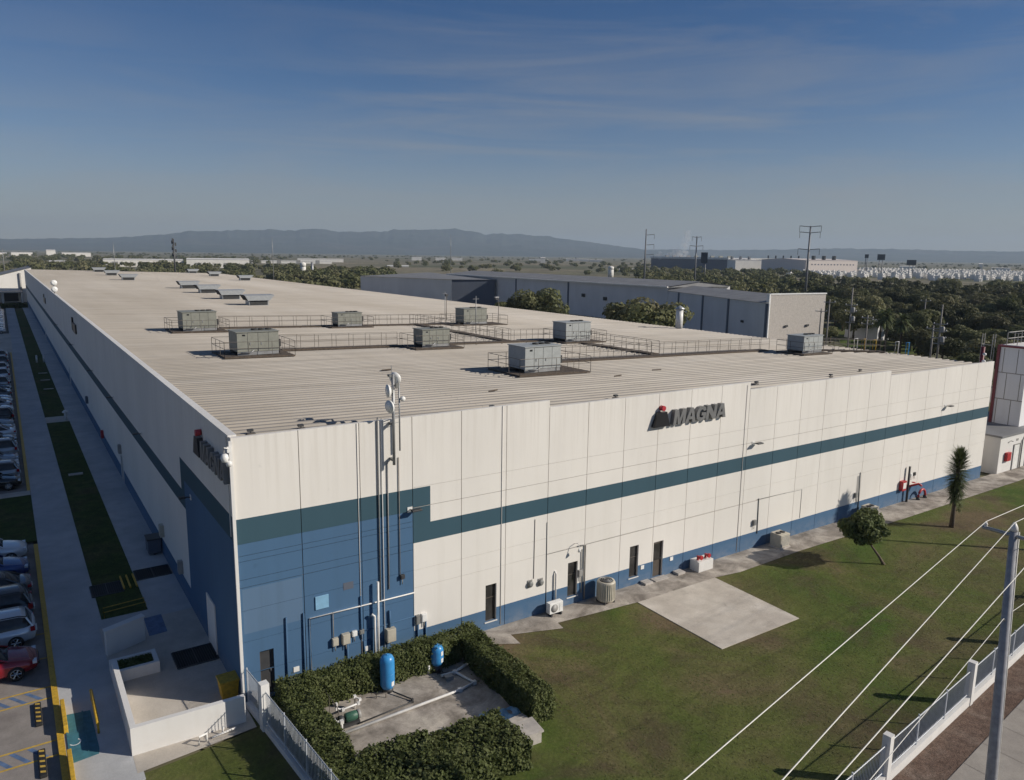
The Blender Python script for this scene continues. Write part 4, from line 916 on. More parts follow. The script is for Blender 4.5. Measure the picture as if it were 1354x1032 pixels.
# concrete street pole with cross arm and four lines
PB = Vector((16.23, -20.38, 0)); PT = Vector((16.23, -19.98, 10.55))
t = thing('utility_pole', PB, 'tall grey concrete utility pole with side arm standing on the pavement by the fence', 'utility pole')
MB().tube([(PB.x, PB.y, -.1), (PB.x, (PB.y+PT.y)/2, 5.3), tuple(PT)], [.165, .135, .10], 14).build('shaft', 'pole_concrete', t)
A1, A2, A3, A4 = Vector((16.12, -19.3, 10.62)), Vector((16.23, -19.98, 10.78)), Vector((16.3, -20.85, 10.6)), Vector((16.3, -20.05, 8.0))
MB().tube([(16.33, -20.95, 10.36), (16.11, -19.22, 10.44)], .055, 6).build('side_arm', 'galvanized', t)
def insul(p): MB().lathe((p.x, p.y, p.z-.17), [(.03, 0), (.055, .03), (.035, .06), (.055, .09), (.035, .12), (.02, .16)], 10).build('insulator', 'pvc_white', t)
insul(A1); insul(A3); MB().lathe((PT.x, PT.y, 10.54), [(.11, 0), (.09, .12), (.03, .24)], 10).build('insulator', 'pvc_white', t)
MB().tube([(16.05, -20.08, 7.95), (16.35, -20.05, 7.95)], .05, 6).build('clamp', 'galvanized', t)
MB().tube([(PT.x+.12, PT.y-.09, 10.5), (PT.x+.17, -20.28, 5.0), (PT.x+.20, -20.45, 0)], .02, 6).build('ground_cable', 'wire_white', t)
def wire(a, dl, label, r=.0105):
    pts = [tuple(a+Vector(dl)*s) for s in (45, 30, 16, 8, 0)]
    for k in range(1, 13): pts.append((a.x+.9946*3.1*k, a.y+.104*3.1*k, a.z-.6*4*(k/12)*(1-k/12)))
    MB().tube(pts, r, 5).solo('power_line', 'wire_white', label, 'power line', 'pale lines strung from the street pole', origin=tuple(a))
wire(A1, (-.985, -.174, -.021), 'uppermost pale line, hung from the side arm tip of the street pole')
wire(A2, (-.98, -.199, -.027), 'second pale line, fixed to the very top of the street pole')
wire(A3, (-.985, -.173, -.022), 'third pale line, passing in front of the street pole shaft')
wire(A4, (-.985, -.172, -.021), 'lowest thin line, clamped halfway down the street pole', .009)
p2 = dup(t, (PB.x+.9946*37.2, PB.y+.104*37.2, 0), label='second grey concrete street pole farther along, outside the picture edge')
p2['group'] = 'concrete street poles'; t['group'] = 'concrete street poles'

# ================================================================== TREES OF THE LAWN
def crown(name, clumps, n, leaf, mt, parent, up=.3, aspect=.8):
    P, d = blob_points(clumps, n); return quads_np(name, leaf_quads(P, leaf, up, aspect, d*.9, .55), mt, parent)
t = thing('round_tree', (35.7, -5.85, 0), 'small round clipped tree with a leaning thin trunk on the lawn', 'tree')
cl = [((34.75, -5.25, 2.1), (1.0, 1.0, .8))]
for k in range(38):
    a, b = rnd.uniform(0, 6.28), rnd.uniform(-.55, 1); q = math.sqrt(max(0, 1-b*b)); w = rnd.uniform(.28, .58); k_ = rnd.uniform(.92, 1.22); cl.append(((34.75+math.cos(a)*q*1.05*k_, -5.25+math.sin(a)*q*1.05*k_, 2.15+b*.8*k_), (w, w, w*.8)))
crown('crown', cl, 8200, .12, 'tree_leaf', t)
m = MB().tube([(35.75, -5.9, -.05), (35.45, -5.7, .5), (35.05, -5.45, 1.1), (34.8, -5.3, 1.7)], [.10, .075, .06, .04], 8)
for a in range(6): m.tube([(35.0, -5.42, 1.15), (34.8+math.cos(a)*.45, -5.3+math.sin(a)*.45, 1.75), (34.75+math.cos(a)*.8, -5.25+math.sin(a)*.8, 2.3)], [.04, .025, .01], 5)
m.build('trunk', 'trunk', t)
# yucca-like palm: shaggy trunk, head of stiff blades
t = thing('palm_tree', (45.85, -4.8, 0), 'slim spiky yucca palm with shaggy trunk standing on the lawn', 'palm')
MB().tube([(45.85, -4.8, -.05), (45.88, -4.8, 1.4), (45.85, -4.8, 2.8), (45.87, -4.8, 4.9)], [.17, .13, .13, .08], 9).build('trunk', 'trunk', t)
def blades(c0, z0, z1, n, L0, L1, w, droop, spread=1.0):
    Q = []
    for k in range(n):
        f = k/n; z = z0+(z1-z0)*f; a = k*2.399963+rnd.uniform(-.3, .3); el = (-.75+1.9*f)*spread+rnd.uniform(-.2, .2); L_ = rnd.uniform(L0, L1)
        d = Vector((math.cos(a)*math.cos(el), math.sin(a)*math.cos(el), math.sin(el))); s = Vector((-math.sin(a), math.cos(a), 0))*w
        o = Vector((c0[0], c0[1], z)); mid = o+d*L_*.55; tip = o+d*L_-Vector((0, 0, droop*L_))
        Q.append([o-s*.6, o+s*.6, mid+s, mid-s]); Q.append([mid-s, mid+s, tip+s*.15, tip-s*.15])
    return Q
quads_np('crown', blades((45.87, -4.8), 2.8, 5.0, 900, .6, .98, .034, .04), 'palm_leaf', t)
quads_np('skirt', blades((45.86, -4.8), 1.9, 3.0, 260, .4, .7, .034, .35, .3), 'palm_leaf', t)
for z, a in ((1.25, .2), (2.05, .6)): quads_np('offshoot', blades((45.86+.38*math.cos(a), -4.8-.3*math.sin(a)-.1, 0), z-.05, z+.25, 60, .25, .42, .025, .05), 'palm_leaf', t)

# ================================================================== SIDE YARD ON THE LEFT (in the shade)
lw = MB()
lw.prism([(-4.22, -1.05), (-.25, -1.18), (-.25, -.98), (-4.02, -.85)], (-.1, 1.08)).prism([(-4.22, -1.05), (-4.02, -.85), (-4.02, 4.4), (-4.22, 4.4)], (-.1, 1.08))
lw = lw.solo('low_wall', 'white_masonry', 'low white wall turning round the corner of the side yard', 'wall', origin=(-4.1, -.95, 0))
t = thing('planter', (-3.2, 5.05, 0), 'white masonry planter with clipped green filling at the end of the low wall', 'planter')
MB().box(-4.22, -2.4, 4.42, 4.6, 0, .5).box(-4.22, -2.4, 5.5, 5.68, 0, .5).box(-4.22, -4.04, 4.6, 5.5, 0, .5).box(-2.58, -2.4, 4.6, 5.5, 0, .5).build('box', 'white_masonry', t)
P = np.stack([nprng.uniform(-4.03, -2.6, 1600), nprng.uniform(4.62, 5.48, 1600), nprng.uniform(.3, .46, 1600)], 1)
quads_np('plants', leaf_quads(P, .08, .8), 'hedge_leaf', t)
MB().box(-4.03, -2.59, 4.61, 5.49, .0, .32).build('soil', 'trunk', t)
t = thing('white_block', (-3.2, 7.4, 0), 'white masonry wall block between planter and grass strip', 'masonry block')
MB().prism([(-4.15, 7.0), (-2.5, 7.7), (-2.58, 8.0), (-4.2, 7.3)], (.0, 1.15)).build('body', 'white_masonry', t)
MB().prism([(-4.19, 6.96), (-2.46, 7.69), (-2.56, 8.04), (-4.24, 7.32)], (1.153, 1.22)).build('coping', 'white_masonry', t)
def grating(x0, x1, y0, y1, label):
    t = thing('floor_grating', (x0, y0, .01), label, 'grating', 'dark floor gratings in the side yard'); m = MB(); n = 2
    MB().box(x0, x1, y0, y1, -.02, .022).build('pit', 'black_rubber', t)
    k = x0+.04
    while k < x1: m.box(k, k+.02, y0+.02, y1-.02, .023, .05); k += .1
    m.build('bars', 'grate', t); MB().box(x0-.04, x0, y0, y1, 0, .055).box(x1, x1+.04, y0, y1, 0, .055).box(x0, x1, y0-.04, y0, 0, .055).box(x0, x1, y1, y1+.04, 0, .055).box((x0+x1)/2-.02, (x0+x1)/2+.02, y0, y1, .0505, .06).build('frame', 'dark_metal', t)
grating(-1.72, -.05, 4.2, 5.72, 'dark floor grating by the blue wall behind the yellow bin')
grating(-4.12, -2.65, 13.9, 15.4, 'dark floor grating across the grass strip, by the walkway')
grating(-1.86, -.1, 15.0, 16.4, 'dark floor grating beside the side wall, beyond the grass strip')
t = thing('yellow_step_frame', (-2.25, 14.9, 0), 'pale step frame bridging the two dark gratings', 'step')
m = MB()
for x in (-2.6, -2.3, -1.98): m.box(x-.04, x+.04, 14.1, 15.9, .03, .12)
m.build('frame', 'yellow_paint', t)
t = thing('yellow_bin', (-.38, 1.0, 0), 'yellow tapered bin standing between the low wall and the blue wall', 'bin')
b_ = MB(); a0, a1 = .28, .36
b_.poly([(-.38-a0, 1-a0, .0), (-.38+a0, 1-a0, .0), (-.38+a0, 1+a0, 0), (-.38-a0, 1+a0, 0)][::-1])
for (xa, ya), (xb, yb) in zip([(-1, -1), (1, -1), (1, 1), (-1, 1)], [(1, -1), (1, 1), (-1, 1), (-1, -1)]): b_.quad((-.38+xa*a0, 1+ya*a0, 0), (-.38+xb*a0, 1+yb*a0, 0), (-.38+xb*a1, 1+yb*a1, .75), (-.38+xa*a1, 1+ya*a1, .75))
b_.build('body', 'yellow_paint', t); MB().box(-.38-.39, -.38+.39, 1-.39, 1+.39, .752, .84).build('rim', 'yellow_paint', t, bevel=.02)
t = thing('dark_bin', (-.45, 18.8, 0), 'dark wheeled bin against the shaded side wall past the gratings', 'bin')
MB().box(-.78, -.06, 18.3, 19.3, .12, .95).build('body', 'slate_cladding', t, bevel=.03); MB().box(-.82, -.04, 18.27, 19.33, .953, 1.03).build('lid', 'dark_metal', t)
for y in (18.42, 19.18): MB().lathe((-.42, y, .1), [(.1, -.03), (.1, .03)], 12, axis='y').build('wheel', 'black_rubber', t)
for y, h, w, mt, lb in ((17.5, 1.75, .5, 'beige_box', 'pale wall cabinet above the dark wheeled bin'), (12.0, 1.5, .35, 'conduit', 'small pale cabinet at the edge of the blue corner paint'), (48.6, 1.1, .5, 'red_paint', 'small red cabinet low on the shaded side wall'), (35.6, 2.6, .4, 'conduit', 'grey box above the shaded side door'), (62.5, 2.0, .8, 'slate_cladding', 'dark box on the shaded side wall by the cross path')):
    t = thing('side_cabinet', (0, y, h), lb, 'cabinet', 'boxes on the shaded side wall')
    MB().box(-.22, -.003, y-w/2, y+w/2, h-.35, h+.35).build('cabinet', mt, t); MB().box(-.235, -.222, y-w/2+.04, y+w/2-.04, h-.3, h+.3).build('cover', mt, t)
MB().box(-3.5, -2.5, 39.2, 39.55, .0, .12).solo('kerb_stone', 'concrete_block', 'pale stone bar lying across the dark grass strip', 'stone', origin=(-3, 39.4, 0))
for y, w in ((84, 'nearest'), (92, 'second'), (99, 'third')): MB().box(-3.3, -2.2, y, y+.3, .0, .1).solo('kerb_stone', 'concrete_block', '%s pale stone bar of three beyond the cross path' % w, 'stone', 'pale bars in the grass', origin=(-2.8, y, 0))
t = thing('vent_post', (-2.2, 62.6, 0), 'short white mushroom vent post beside the cross path', 'vent'); MB().tube([(-2.2, 62.6, 0), (-2.2, 62.6, .8)], .12, 8).build('post', 'pvc_white', t); MB().lathe((-2.2, 62.6, .8), [(.28, 0), (.3, .1), (.1, .28)], 12).build('cap', 'pvc_white', t)
for y, w in ((112, 'left'), (113.2, 'right')): MB().tube([(-3.0+(y-112)*.8, 112, 0), (-3.0+(y-112)*.8, 112, 1.0)], .13, 8).lathe((-3+(y-112)*.8, 112, 1), [(.2, 0), (.05, .2)], 8).solo('marker_post', 'pvc_white', 'white marker post, %s one of a pair in the far grass strip' % w, 'post', 'white marker posts', origin=(-3+(y-112)*.8, 112, 0))
# yellow rectangle frame in the grass, ramp bars, wheel stops
t = thing('yellow_hoop', (-2.9, 11.0, 0), 'thin yellow low rail lying round the end of the grass strip', 'low rail')
MB().tube([(-3.85, 11.15, .0), (-3.85, 11.15, .28), (-1.95, 11.35, .28), (-1.95, 11.35, 0)], .025, 6).tube([(-3.85, 11.7, .0), (-3.85, 11.7, .28), (-1.95, 11.9, .28), (-1.95, 11.9, 0)], .025, 6).build('rail', 'yellow_line', t)
for pts, lb in (([(-5.08, 1.05), (-5.08, 3.68)], 'yellow low bar on the walkway right of the teal ramp'), ):
    t = thing('yellow_barrier', (pts[0][0], pts[0][1], 0), lb, 'barrier')
    MB().tube([(pts[0][0], pts[0][1], .42), (pts[1][0], pts[1][1], .42)], .06, 8).tube([(pts[0][0], pts[0][1]+.05, 0), (pts[0][0], pts[0][1]+.05, .42)], .045, 6).tube([(pts[1][0], pts[1][1]-.05, 0), (pts[1][0], pts[1][1]-.05, .42)], .045, 6).build('bar', 'yellow_paint', t)
for y0, y1, w in ((1.7, 3.75, 'far'), (-2.3, .1, 'near')):
    MB().box(-6.17, -6.02, y0, y1, -.02, .34).solo('yellow_curb', 'yellow_paint', 'yellow upright kerb slab on the %s side of the teal ramp' % w, 'kerb slab', 'yellow slabs beside the ramp', origin=(-6.1, y0, 0), bevel=.02)
for y, w in ((3.1, 'far'), (-.35, 'near')):
    t = thing('wheel_stop', (-6.92, y+.4, -.12), 'black and yellow striped wheel stop in the %s sunlit bay' % w, 'wheel stop', 'striped wheel stops')
    for k in range(7): pass
    MB().prism([(-7.04, y-.15), (-6.80, y-.15), (-6.80, y+1.55), (-7.04, y+1.55)], (-.12, .0)).build('body', 'black_rubber', t, bevel=.03)
    for k in range(5):
        st = MB(); yy = y+.05+.33*k; st.poly([(-7.0, yy, .003), (-6.84, yy-.07, .003), (-6.84, yy+.05, .003), (-7.0, yy+.12, .003)])
        st.build('stripe', 'yellow_line', t)
# young shrub and pipes in front of the low wall
t = thing('yard_valves', (-1.2, -1.55, 0), 'white pipe fittings lying by the low wall and side fence', 'pipe')
MB().tube([(-2.1, -1.75, .05), (-2.05, -1.72, .35), (-1.8, -1.65, .35), (-1.8, -1.65, .05)], .045, 6).tube([(-1.6, -1.6, .08), (-.7, -1.45, .08)], .04, 6).tube([(-1.2, -1.5, .08), (-1.15, -1.45, .3)], .035, 6).build('pipe', 'pvc_white', t)

# ---------------------------------------------------------------- parked cars
def car_paint(name, col, r=.25):
    m, nt, b = nodes(name); b.inputs['Base Color'].default_value = (*col, 1); b.inputs['Roughness'].default_value = r; b.inputs['Metallic'].default_value = .3
    b.inputs['Coat Weight'].default_value = .8; b.inputs['Coat Roughness'].default_value = .05
for nme, c in (('white_car', (.72, .73, .75)), ('silver_car', (.42, .44, .46)), ('grey_car', (.10, .105, .115)), ('black_car', (.015, .016, .018)), ('blue_car', (.02, .06, .22)), ('red_car', (.26, .01, .02))): car_paint(nme, c)
def loft(rings, mi=0, caps=True):
    m = MB(); n = len(rings[0])
    for r_ in rings: m.v += r_
    for i in range(len(rings)-1):
        for k in range(n-1):
            m.f.append((i*n+k, i*n+k+1, (i+1)*n+k+1, (i+1)*n+k)); m.m.append(mi); m.sm.append(True)
    if caps:
        m.f.append(tuple(range(n))); m.f.append(tuple((len(rings)-1)*n+k for k in reversed(range(n)))); m.m += [mi]*2; m.sm += [False]*2
    return m
def make_car(kind, paintname, loc, rz, label, group, detail=True):
    # local axes: +X forward, length about 4.4 m; suv and hatch are taller with an upright tail
    t = thing('parked_car', loc, label, 'car', group, rz)
    tall = kind != 'sedan'; H = 1.66 if kind == 'suv' else 1.52 if kind == 'hatch' else 1.44
    belt = .98 if kind == 'suv' else .92
    st = [(-2.2, .62, .42, .80), (-2.12, .78, .30, .90 if not tall else .98), (-1.75, .86, .24, .95 if not tall else belt), (-1.0, .88, .22, belt), (0, .89, .22, belt), (.9, .88, .22, belt-.01), (1.3, .87, .23, belt-.06), (1.8, .84, .25, belt-.16), (2.12, .74, .30, belt-.26), (2.22, .58, .40, belt-.36)]
    rings = []
    for x, w, zb, zt in st:
        rings.append([(x, -w*.86, zb), (x, -w, zb+.12), (x, -w*1.0, zb+(zt-zb)*.6), (x, -w*.94, zt-.03), (x, -w*.75, zt), (x, 0, zt+.025), (x, w*.75, zt), (x, w*.94, zt-.03), (x, w, zb+(zt-zb)*.6), (x, w, zb+.12), (x, w*.86, zb), (x, -w*.86, zb)])
    loft(rings).build('body', paintname, t, local=True)
    if tall: cab = [(-2.08, .66, belt, belt+.03), (-1.85, .60, belt, H-.12), (-1.6, .60, belt, H-.03), (-.3, .61, belt, H), (.25, .60, belt, H-.06), (1.05, .66, belt-.02, belt+.0)]
    else: cab = [(-1.75, .66, belt, belt+.02), (-1.1, .58, belt, H-.10), (-.8, .575, belt, H-.02), (-.2, .58, belt, H), (.2, .58, belt, H-.05), (1.15, .66, belt-.03, belt-.0)]
    g = []
    for x, w, zb, zt in cab: g.append([(x, -w-.13, zb-.02), (x, -w-.005, zt-.04), (x, -w*.8, zt), (x, 0, zt+.01), (x, w*.8, zt), (x, w+.005, zt-.04), (x, w+.13, zb-.02)])
    loft(g).build('windows', 'dark_glass', t, local=True)
    rf_ = []
    for x, w, zb, zt in cab[1:5]: rf_.append([(x, -w-.03, zt-.07), (x, -w*.82, zt+.012), (x, 0, zt+.024), (x, w*.82, zt+.012), (x, w+.03, zt-.07)])
    loft(rf_).build('roof', paintname, t, local=True)
    pl = MB()
    for s in (-1, 1):
        for xa, xb in ((cab[4][0], cab[5][0]), (cab[1][0], cab[0][0])):
            i = 4 if xa > 0 else 1; j = 5 if xa > 0 else 0
            pl.tube([(xa, s*(cab[i][1]+.012), cab[i][3]-.05), (xb, s*(cab[j][1]+.10), cab[j][3]-.02)], .045, 5)
        pl.tube([(-.45, s*.625, H-.06), (-.50, s*.75, belt)], .04, 5)
    pl.build('pillars', paintname, t, local=True)
    for x in (-1.38, 1.38):
        for s in (-1, 1):
            w_ = MB().lathe((x, s*.80, .32), [(.20, -.10), (.31, -.095), (.325, 0), (.31, .095), (.20, .10)], 18, axis='y').build('wheel', 'black_rubber', t, local=True)
            if detail:
                sp = MB().lathe((x, s*.80, .32), [(.20, s*.085), (.21, s*.105), (.19, s*.10)], 16, axis='y')
                for k in range(6):
                    a = k*math.pi/3; sp.tube([(x, s*.905, .32), (x+.19*math.cos(a), s*.905, .32+.19*math.sin(a))], .028, 4)
                sp.build('rim', 'chrome', w_, local=True)
    for s in (-1, 1):
        MB().box(2.0, 2.16, s*.62-.14, s*.62+.14, belt-.36, belt-.24).build('headlight', 'headlamp', t, local=True)
        if tall: MB().box(-2.16, -1.98, s*.74-.10, s*.74+.10, .72, belt).build('taillight', 'tail_red', t, local=True)
        else: MB().box(-2.2, -2.02, s*.64-.16, s*.64+.16, .68, .82).build('taillight', 'tail_red', t, local=True)
        MB().box(.72, .84, s*.98-.08, s*.98+.08, belt-.02, belt+.12).build('mirror', paintname, t, local=True)
    if detail:
        MB().box(2.17, 2.25, -.45, .45, .36, .50).build('grille', 'hvac_dark', t, local=True); MB().box(-2.24, -2.17, -.26, .26, .46, .58).build('number_plate', 'white_plastic', t, local=True)
    return t
GC = 'cars parked in the shaded row along the walkway'
fwd, bwd = 0.0, math.pi
near = [('sedan', 'red_car', 7.95, fwd, 'dark red sedan with silver wheels, nearest car of the shaded row'),
        ('hatch', 'white_car', 11.0, bwd, 'white hatchback with red tail light, second car of the shaded row'),
        ('suv', 'grey_car', 13.6, bwd, 'dark grey suv between the white hatchback and a dark sedan'),
        ('sedan', 'grey_car', 16.5, bwd, 'dark sedan with red tail light in front of the blue car'),
        ('suv', 'blue_car', 19.6, fwd, 'bright blue car in the shaded row'),
        ('suv', 'white_car', 22.6, fwd, 'white car next to the grass island, after the blue car')]
for k, c, y, rz, lb in near: make_car(k, c, (-8.95 if rz == 0 else -8.9, y, -.12), rz, lb, GC)
proto = {}
seq = [('suv', 'black_car'), ('hatch', 'silver_car'), ('suv', 'white_car'), ('sedan', 'silver_car'), ('suv', 'silver_car'), ('hatch', 'white_car'), ('sedan', 'grey_car'), ('sedan', 'white_car'), ('hatch', 'grey_car'), ('suv', 'silver_car')]
onames = ['first', 'second', 'third', 'fourth', 'fifth', 'sixth', 'seventh', 'eighth', 'ninth', 'tenth', 'eleventh', 'twelfth']
k = 0; y = 38.6
while y < 126:
    kd, cn = seq[k % len(seq)]; rz = bwd if k % 3 == 1 else fwd; cname = cn.split('_')[0]; kn = {'suv': 'suv', 'hatch': 'hatchback', 'sedan': 'sedan'}[kd]
    lb = '%s %s, %s car of the row past the grass island' % (cname, kn, onames[k]) if k < 12 else '%s %s in the far part of the shaded row' % (cname, kn)
    if (kd, cn) not in proto: proto[(kd, cn)] = make_car(kd, cn, (-8.9, y, -.12), rz, lb, GC, detail=True)
    else: dup(proto[(kd, cn)], (-8.9-.12*(k % 2), y, -.12), rz, lb, GC)
    y += 2.62; k += 1
y = 165.5; k = 0
while y < 232:
    kd, cn = seq[(k*3+1) % len(seq)]; dup(proto[(kd, cn)], (-8.9, y, -.12), fwd, '%s car beyond the pale kerb island in the distant row' % cn.split('_')[0], 'cars parked in the distant row'); y += 2.62; k += 1

# ================================================================== BUILDINGS ROUND THE HALL
# low white annex and tall grey building at the right end
t = thing('annex', (63.0, -.1, 0), 'low white flat roofed annex at the right end of the hall', 'annex')
MB().box(62.6, 74, -.25, 5.5, -.1, 3.16).build('wall', 'white_masonry', t)
MB().box(62.5, 74.05, -.38, 5.5, 3.164, 3.32).build('roof', 'roof_grey', t)
dd = MB().box(65.2, 66.2, -.30, -.251, .02, 2.2).build('door', 'white_plastic', t); MB().box(65.12, 65.2, -.32, -.251, .02, 2.28).box(66.2, 66.28, -.32, -.251, .02, 2.28).box(65.2, 66.2, -.32, -.251, 2.2, 2.28).build('frame', 'conduit', dd)
MB().box(67.6, 68.8, -.29, -.251, .02, 2.4).build('door', 'slate_cladding', t)
MB().tube([(66.6, -.32, 0), (66.6, -.32, 2.5), (67.0, -.32, 2.8), (68.6, -.32, 2.8)], .05, 6).build('pipe', 'pipe_grey', t)
MB().tube([(64.0, -.3, 2.6), (64.35, -.3, 2.7), (64.35, -.5, 2.7)], .03, 5).build('lamp', 'dark_metal', t)
for x in (65.5, 66.9): MB().box(x, x+.4, -.27, -.252, 2.55, 2.75).build('vent', 'conduit', t)
MB().box(63.6, 64.35, -.5, -.255, 1.0, 1.75).solo('fire_box', 'red_paint', 'red fire box on the front of the low white annex', 'fire cabinet', origin=(64, -.3, 1.4), bevel=.02)
t = thing('grey_building', (68, 3, 0), 'tall grey panel clad building with maroon trim at the right edge', 'building')
MB().box(68, 92, .7, 3.1, 2.0, 10.3).build('wall', 'pale_panel', t)
jn = MB()
for z in (5.6, 8.0): jn.box(67.985, 68, .7, 3.1, z-.03, z+.03)
for k in range(2):
    for z0, z1, o in ((3.3, 5.57, 0), (5.63, 7.97, .9), (8.03, 10.2, .2)): jn.box(67.986, 68, 2.75-1.15*k-o*.6-.025, 2.75-1.15*k-o*.6+.025, z0, z1)
jn.build('panel_joint', 'joint', t)
MB().box(67.9, 92, .6, 3.2, 10.3, 10.45).box(67.88, 68.05, 2.95, 3.2, 3.0, 10.3).build('trim', 'maroon', t)
MB().box(68.2, 91.8, .9, 2.9, 10.45, 10.5).build('roof', 'far_white', t)
rr = MB()
for y in [2.7-.85*k for k in range(3)]: rr.tube([(68.4, y, 10.5), (68.4, y, 11.6)], .035, 5)
for x in (69.8, 71.2, 72.6, 74, 76): rr.tube([(x, 2.7, 10.5), (x, 2.7, 11.6)], .035, 5)
for z in (11.05, 11.6): rr.tube([(68.4, 2.7, z), (68.4, 1.0, z)], .035, 5).tube([(68.4, 2.7, z), (76, 2.7, z)], .035, 5)
rr.build('roof_railing', 'conduit', t)
st = MB()
for x in (67.5, 67.95):
    for y in (3.5, 4.4): st.tube([(x, y, 3), (x, y, 11.4)], .04, 5)
for z in (4.5, 6, 7.5, 9, 10.4): st.tube([(67.5, 3.5, z), (67.5, 4.4, z), (67.95, 4.4, z)], .03, 5)
st.build('ladder', 'conduit', t)
t = thing('maroon_pipe', (62.0, 3.0, 0), 'maroon riser pipe with white cameras behind the right corner of the hall', 'pipe')
MB().tube([(61.6, 1.6, 0), (61.6, 1.6, 10.8)], .16, 8).build('riser', 'maroon', t)
for z in (8.2, 9.6, 10.2): MB().lathe((61.3, 1.3, z), [(.05, -.12), (.14, -.05), (.14, .08), (.05, .14)], 10).build('camera', 'white_plastic', t)
t = thing('roof_access', (57.5, 12.5, zroof(57.5)), 'yellow and white pipe hand hoops of the roof ladder at the right roof edge', 'ladder')
for k, (x, y, mt_) in enumerate(((58.6, 11.4, 'white_plastic'), (59.0, 10.9, 'yellow_paint'), (59.3, 10.0, 'yellow_paint'), (59.9, 8.2, 'white_plastic'), (60.2, 7.4, 'tank_blue'))):
    z = zroof(x); MB().tube([(x, y, z-.1), (x, y, z+1.1), (x+.5, y, z+1.1), (x+.5, y, z-.1)], .05, 6).build('hoop', mt_, t)

def block(loc, rz, w, d, h, label, wall, roof, name='warehouse', pitch=0, parts=None, group=None, par=0):
    # local: front face along +X at y=0, depth +Y
    t = thing(name, (loc[0], loc[1], 0), label, 'warehouse' if name == 'warehouse' else name.replace('_', ' '), group, rz)
    MB().box(0, w, 0, d, -.3, h).build('wall', wall, t, local=True)
    m = MB(); e = .4
    if pitch: m.poly([(-e, -e, h+.02), (w+e, -e, h+.02), (w+e, d/2, h+pitch), (-e, d/2, h+pitch)]).poly([(-e, d/2, h+pitch), (w+e, d/2, h+pitch), (w+e, d+e, h+.02), (-e, d+e, h+.02)]).poly([(0, 0, h), (0, d, h), (0, d/2, h+pitch)]).poly([(w, 0, h), (w, d/2, h+pitch), (w, d, h)])
    else: m.box(.3, w-.3, .3, d-.3, h+.003, h+.12)
    m.build('roof', roof, t, local=True)
    if par: MB().box(-.1, w+.1, -.15, 0.15, h-.35, h+par).build('parapet', 'far_white', t, local=True)
    return t
# grey warehouse with white gable end, behind the right half of the hall
a0, a1 = Vector((119.53, 67.65, 0)), Vector((150.68, 140.32, 0)); dv = (a1-a0).normalized(); nv = Vector((dv.y, -dv.x, 0))   # nv points away from us to the right
t = thing('grey_warehouse', a0, 'grey warehouse with dark pilasters and a pale end wall', 'warehouse')
def PL(s, o, z): q = a0+dv*s+nv*o; return (q.x, q.y, z)
Lw = (a1-a0).length; Wd = 17.0
wl = MB(); wl.quad(PL(0, 0, -.2), PL(Lw, 0, -.2), PL(Lw, 0, 9.0), PL(0, 0, 9.0)).quad(PL(Lw, 0, -.2), PL(Lw, Wd, -.2), PL(Lw, Wd, 9), PL(Lw, 0, 9)).quad(PL(7.6, Wd, -.2), PL(Lw, Wd, -.2), PL(Lw, Wd, 9), PL(7.6, Wd, 9))
wl.build('wall', 'grey_cladding', t)
e0 = Vector((121.2, 69.0, 0)); e1 = Vector((137.0, 67.0, 0))
ew = MB(); nn = (e1-e0).normalized(); back = Vector((-nn.y, nn.x, 0))*.5
ew.prism([(e0.x, e0.y), (e1.x, e1.y), (e1.x+back.x, e1.y+back.y), (e0.x+back.x, e0.y+back.y)], (-.2, 10.6)); ew.build('end_wall', 'concrete_block', t)
pf = MB(); ed = back.normalized()*.03
pf.prism([(e0.x-.12, e0.y-.1), (e0.x+.25, e0.y-.12), (e0.x+.25, e0.y+.6), (e0.x-.12, e0.y+.6)], (-.2, 10.75)).prism([(e0.x+.26, e0.y-.14), (e1.x+.1, e1.y-.14), (e1.x+.1, e1.y+.5), (e0.x+.26, e0.y+.5)], (10.604, 10.85)); pf.build('edge_trim', 'white_plastic', t)
rf2 = MB(); bk = back*2.2; A0, A1_, A2_ = a0+dv*1.2-nv*.4, e0+(e1-e0)*.5+bk, e1+bk; F0, F1, F2 = PL(Lw, -.4, 9.03), PL(Lw, Wd*.5, 10.2), PL(Lw, Wd, 9.03)
rf2.poly([(A0.x, A0.y, 9.03), (A1_.x, A1_.y, 10.2), F1, F0]).poly([(A1_.x, A1_.y, 10.2), (A2_.x, A2_.y, 9.03), F2, F1]); rf2.build('roof', 'roof_grey', t)
for s in (.5, 17.0, 30.2, 44.6, 64): 
    MB().prism([PL(s, -.18, 0)[:2], PL(s, .02, 0)[:2], PL(s+.7, .02, 0)[:2], PL(s+.7, -.18, 0)[:2]], (-.2, 8.9)).build('pilaster', 'slate_cladding', t)
for s in (10, 37, 56): MB().prism([PL(s, -.25, 0)[:2], PL(s, -.01, 0)[:2], PL(s+1, -.01, 0)[:2], PL(s+1, -.25, 0)[:2]], (4.3, 4.8)).build('vent', 'hvac_dark', t)
for k in range(2):
    q = e0+nn*(5+6*k)-ed; MB().box(q.x-.4, q.x+.4, q.y-.25, q.y-.05, 4.0, 4.4).build('wall_lamp', 'dark_metal', t)
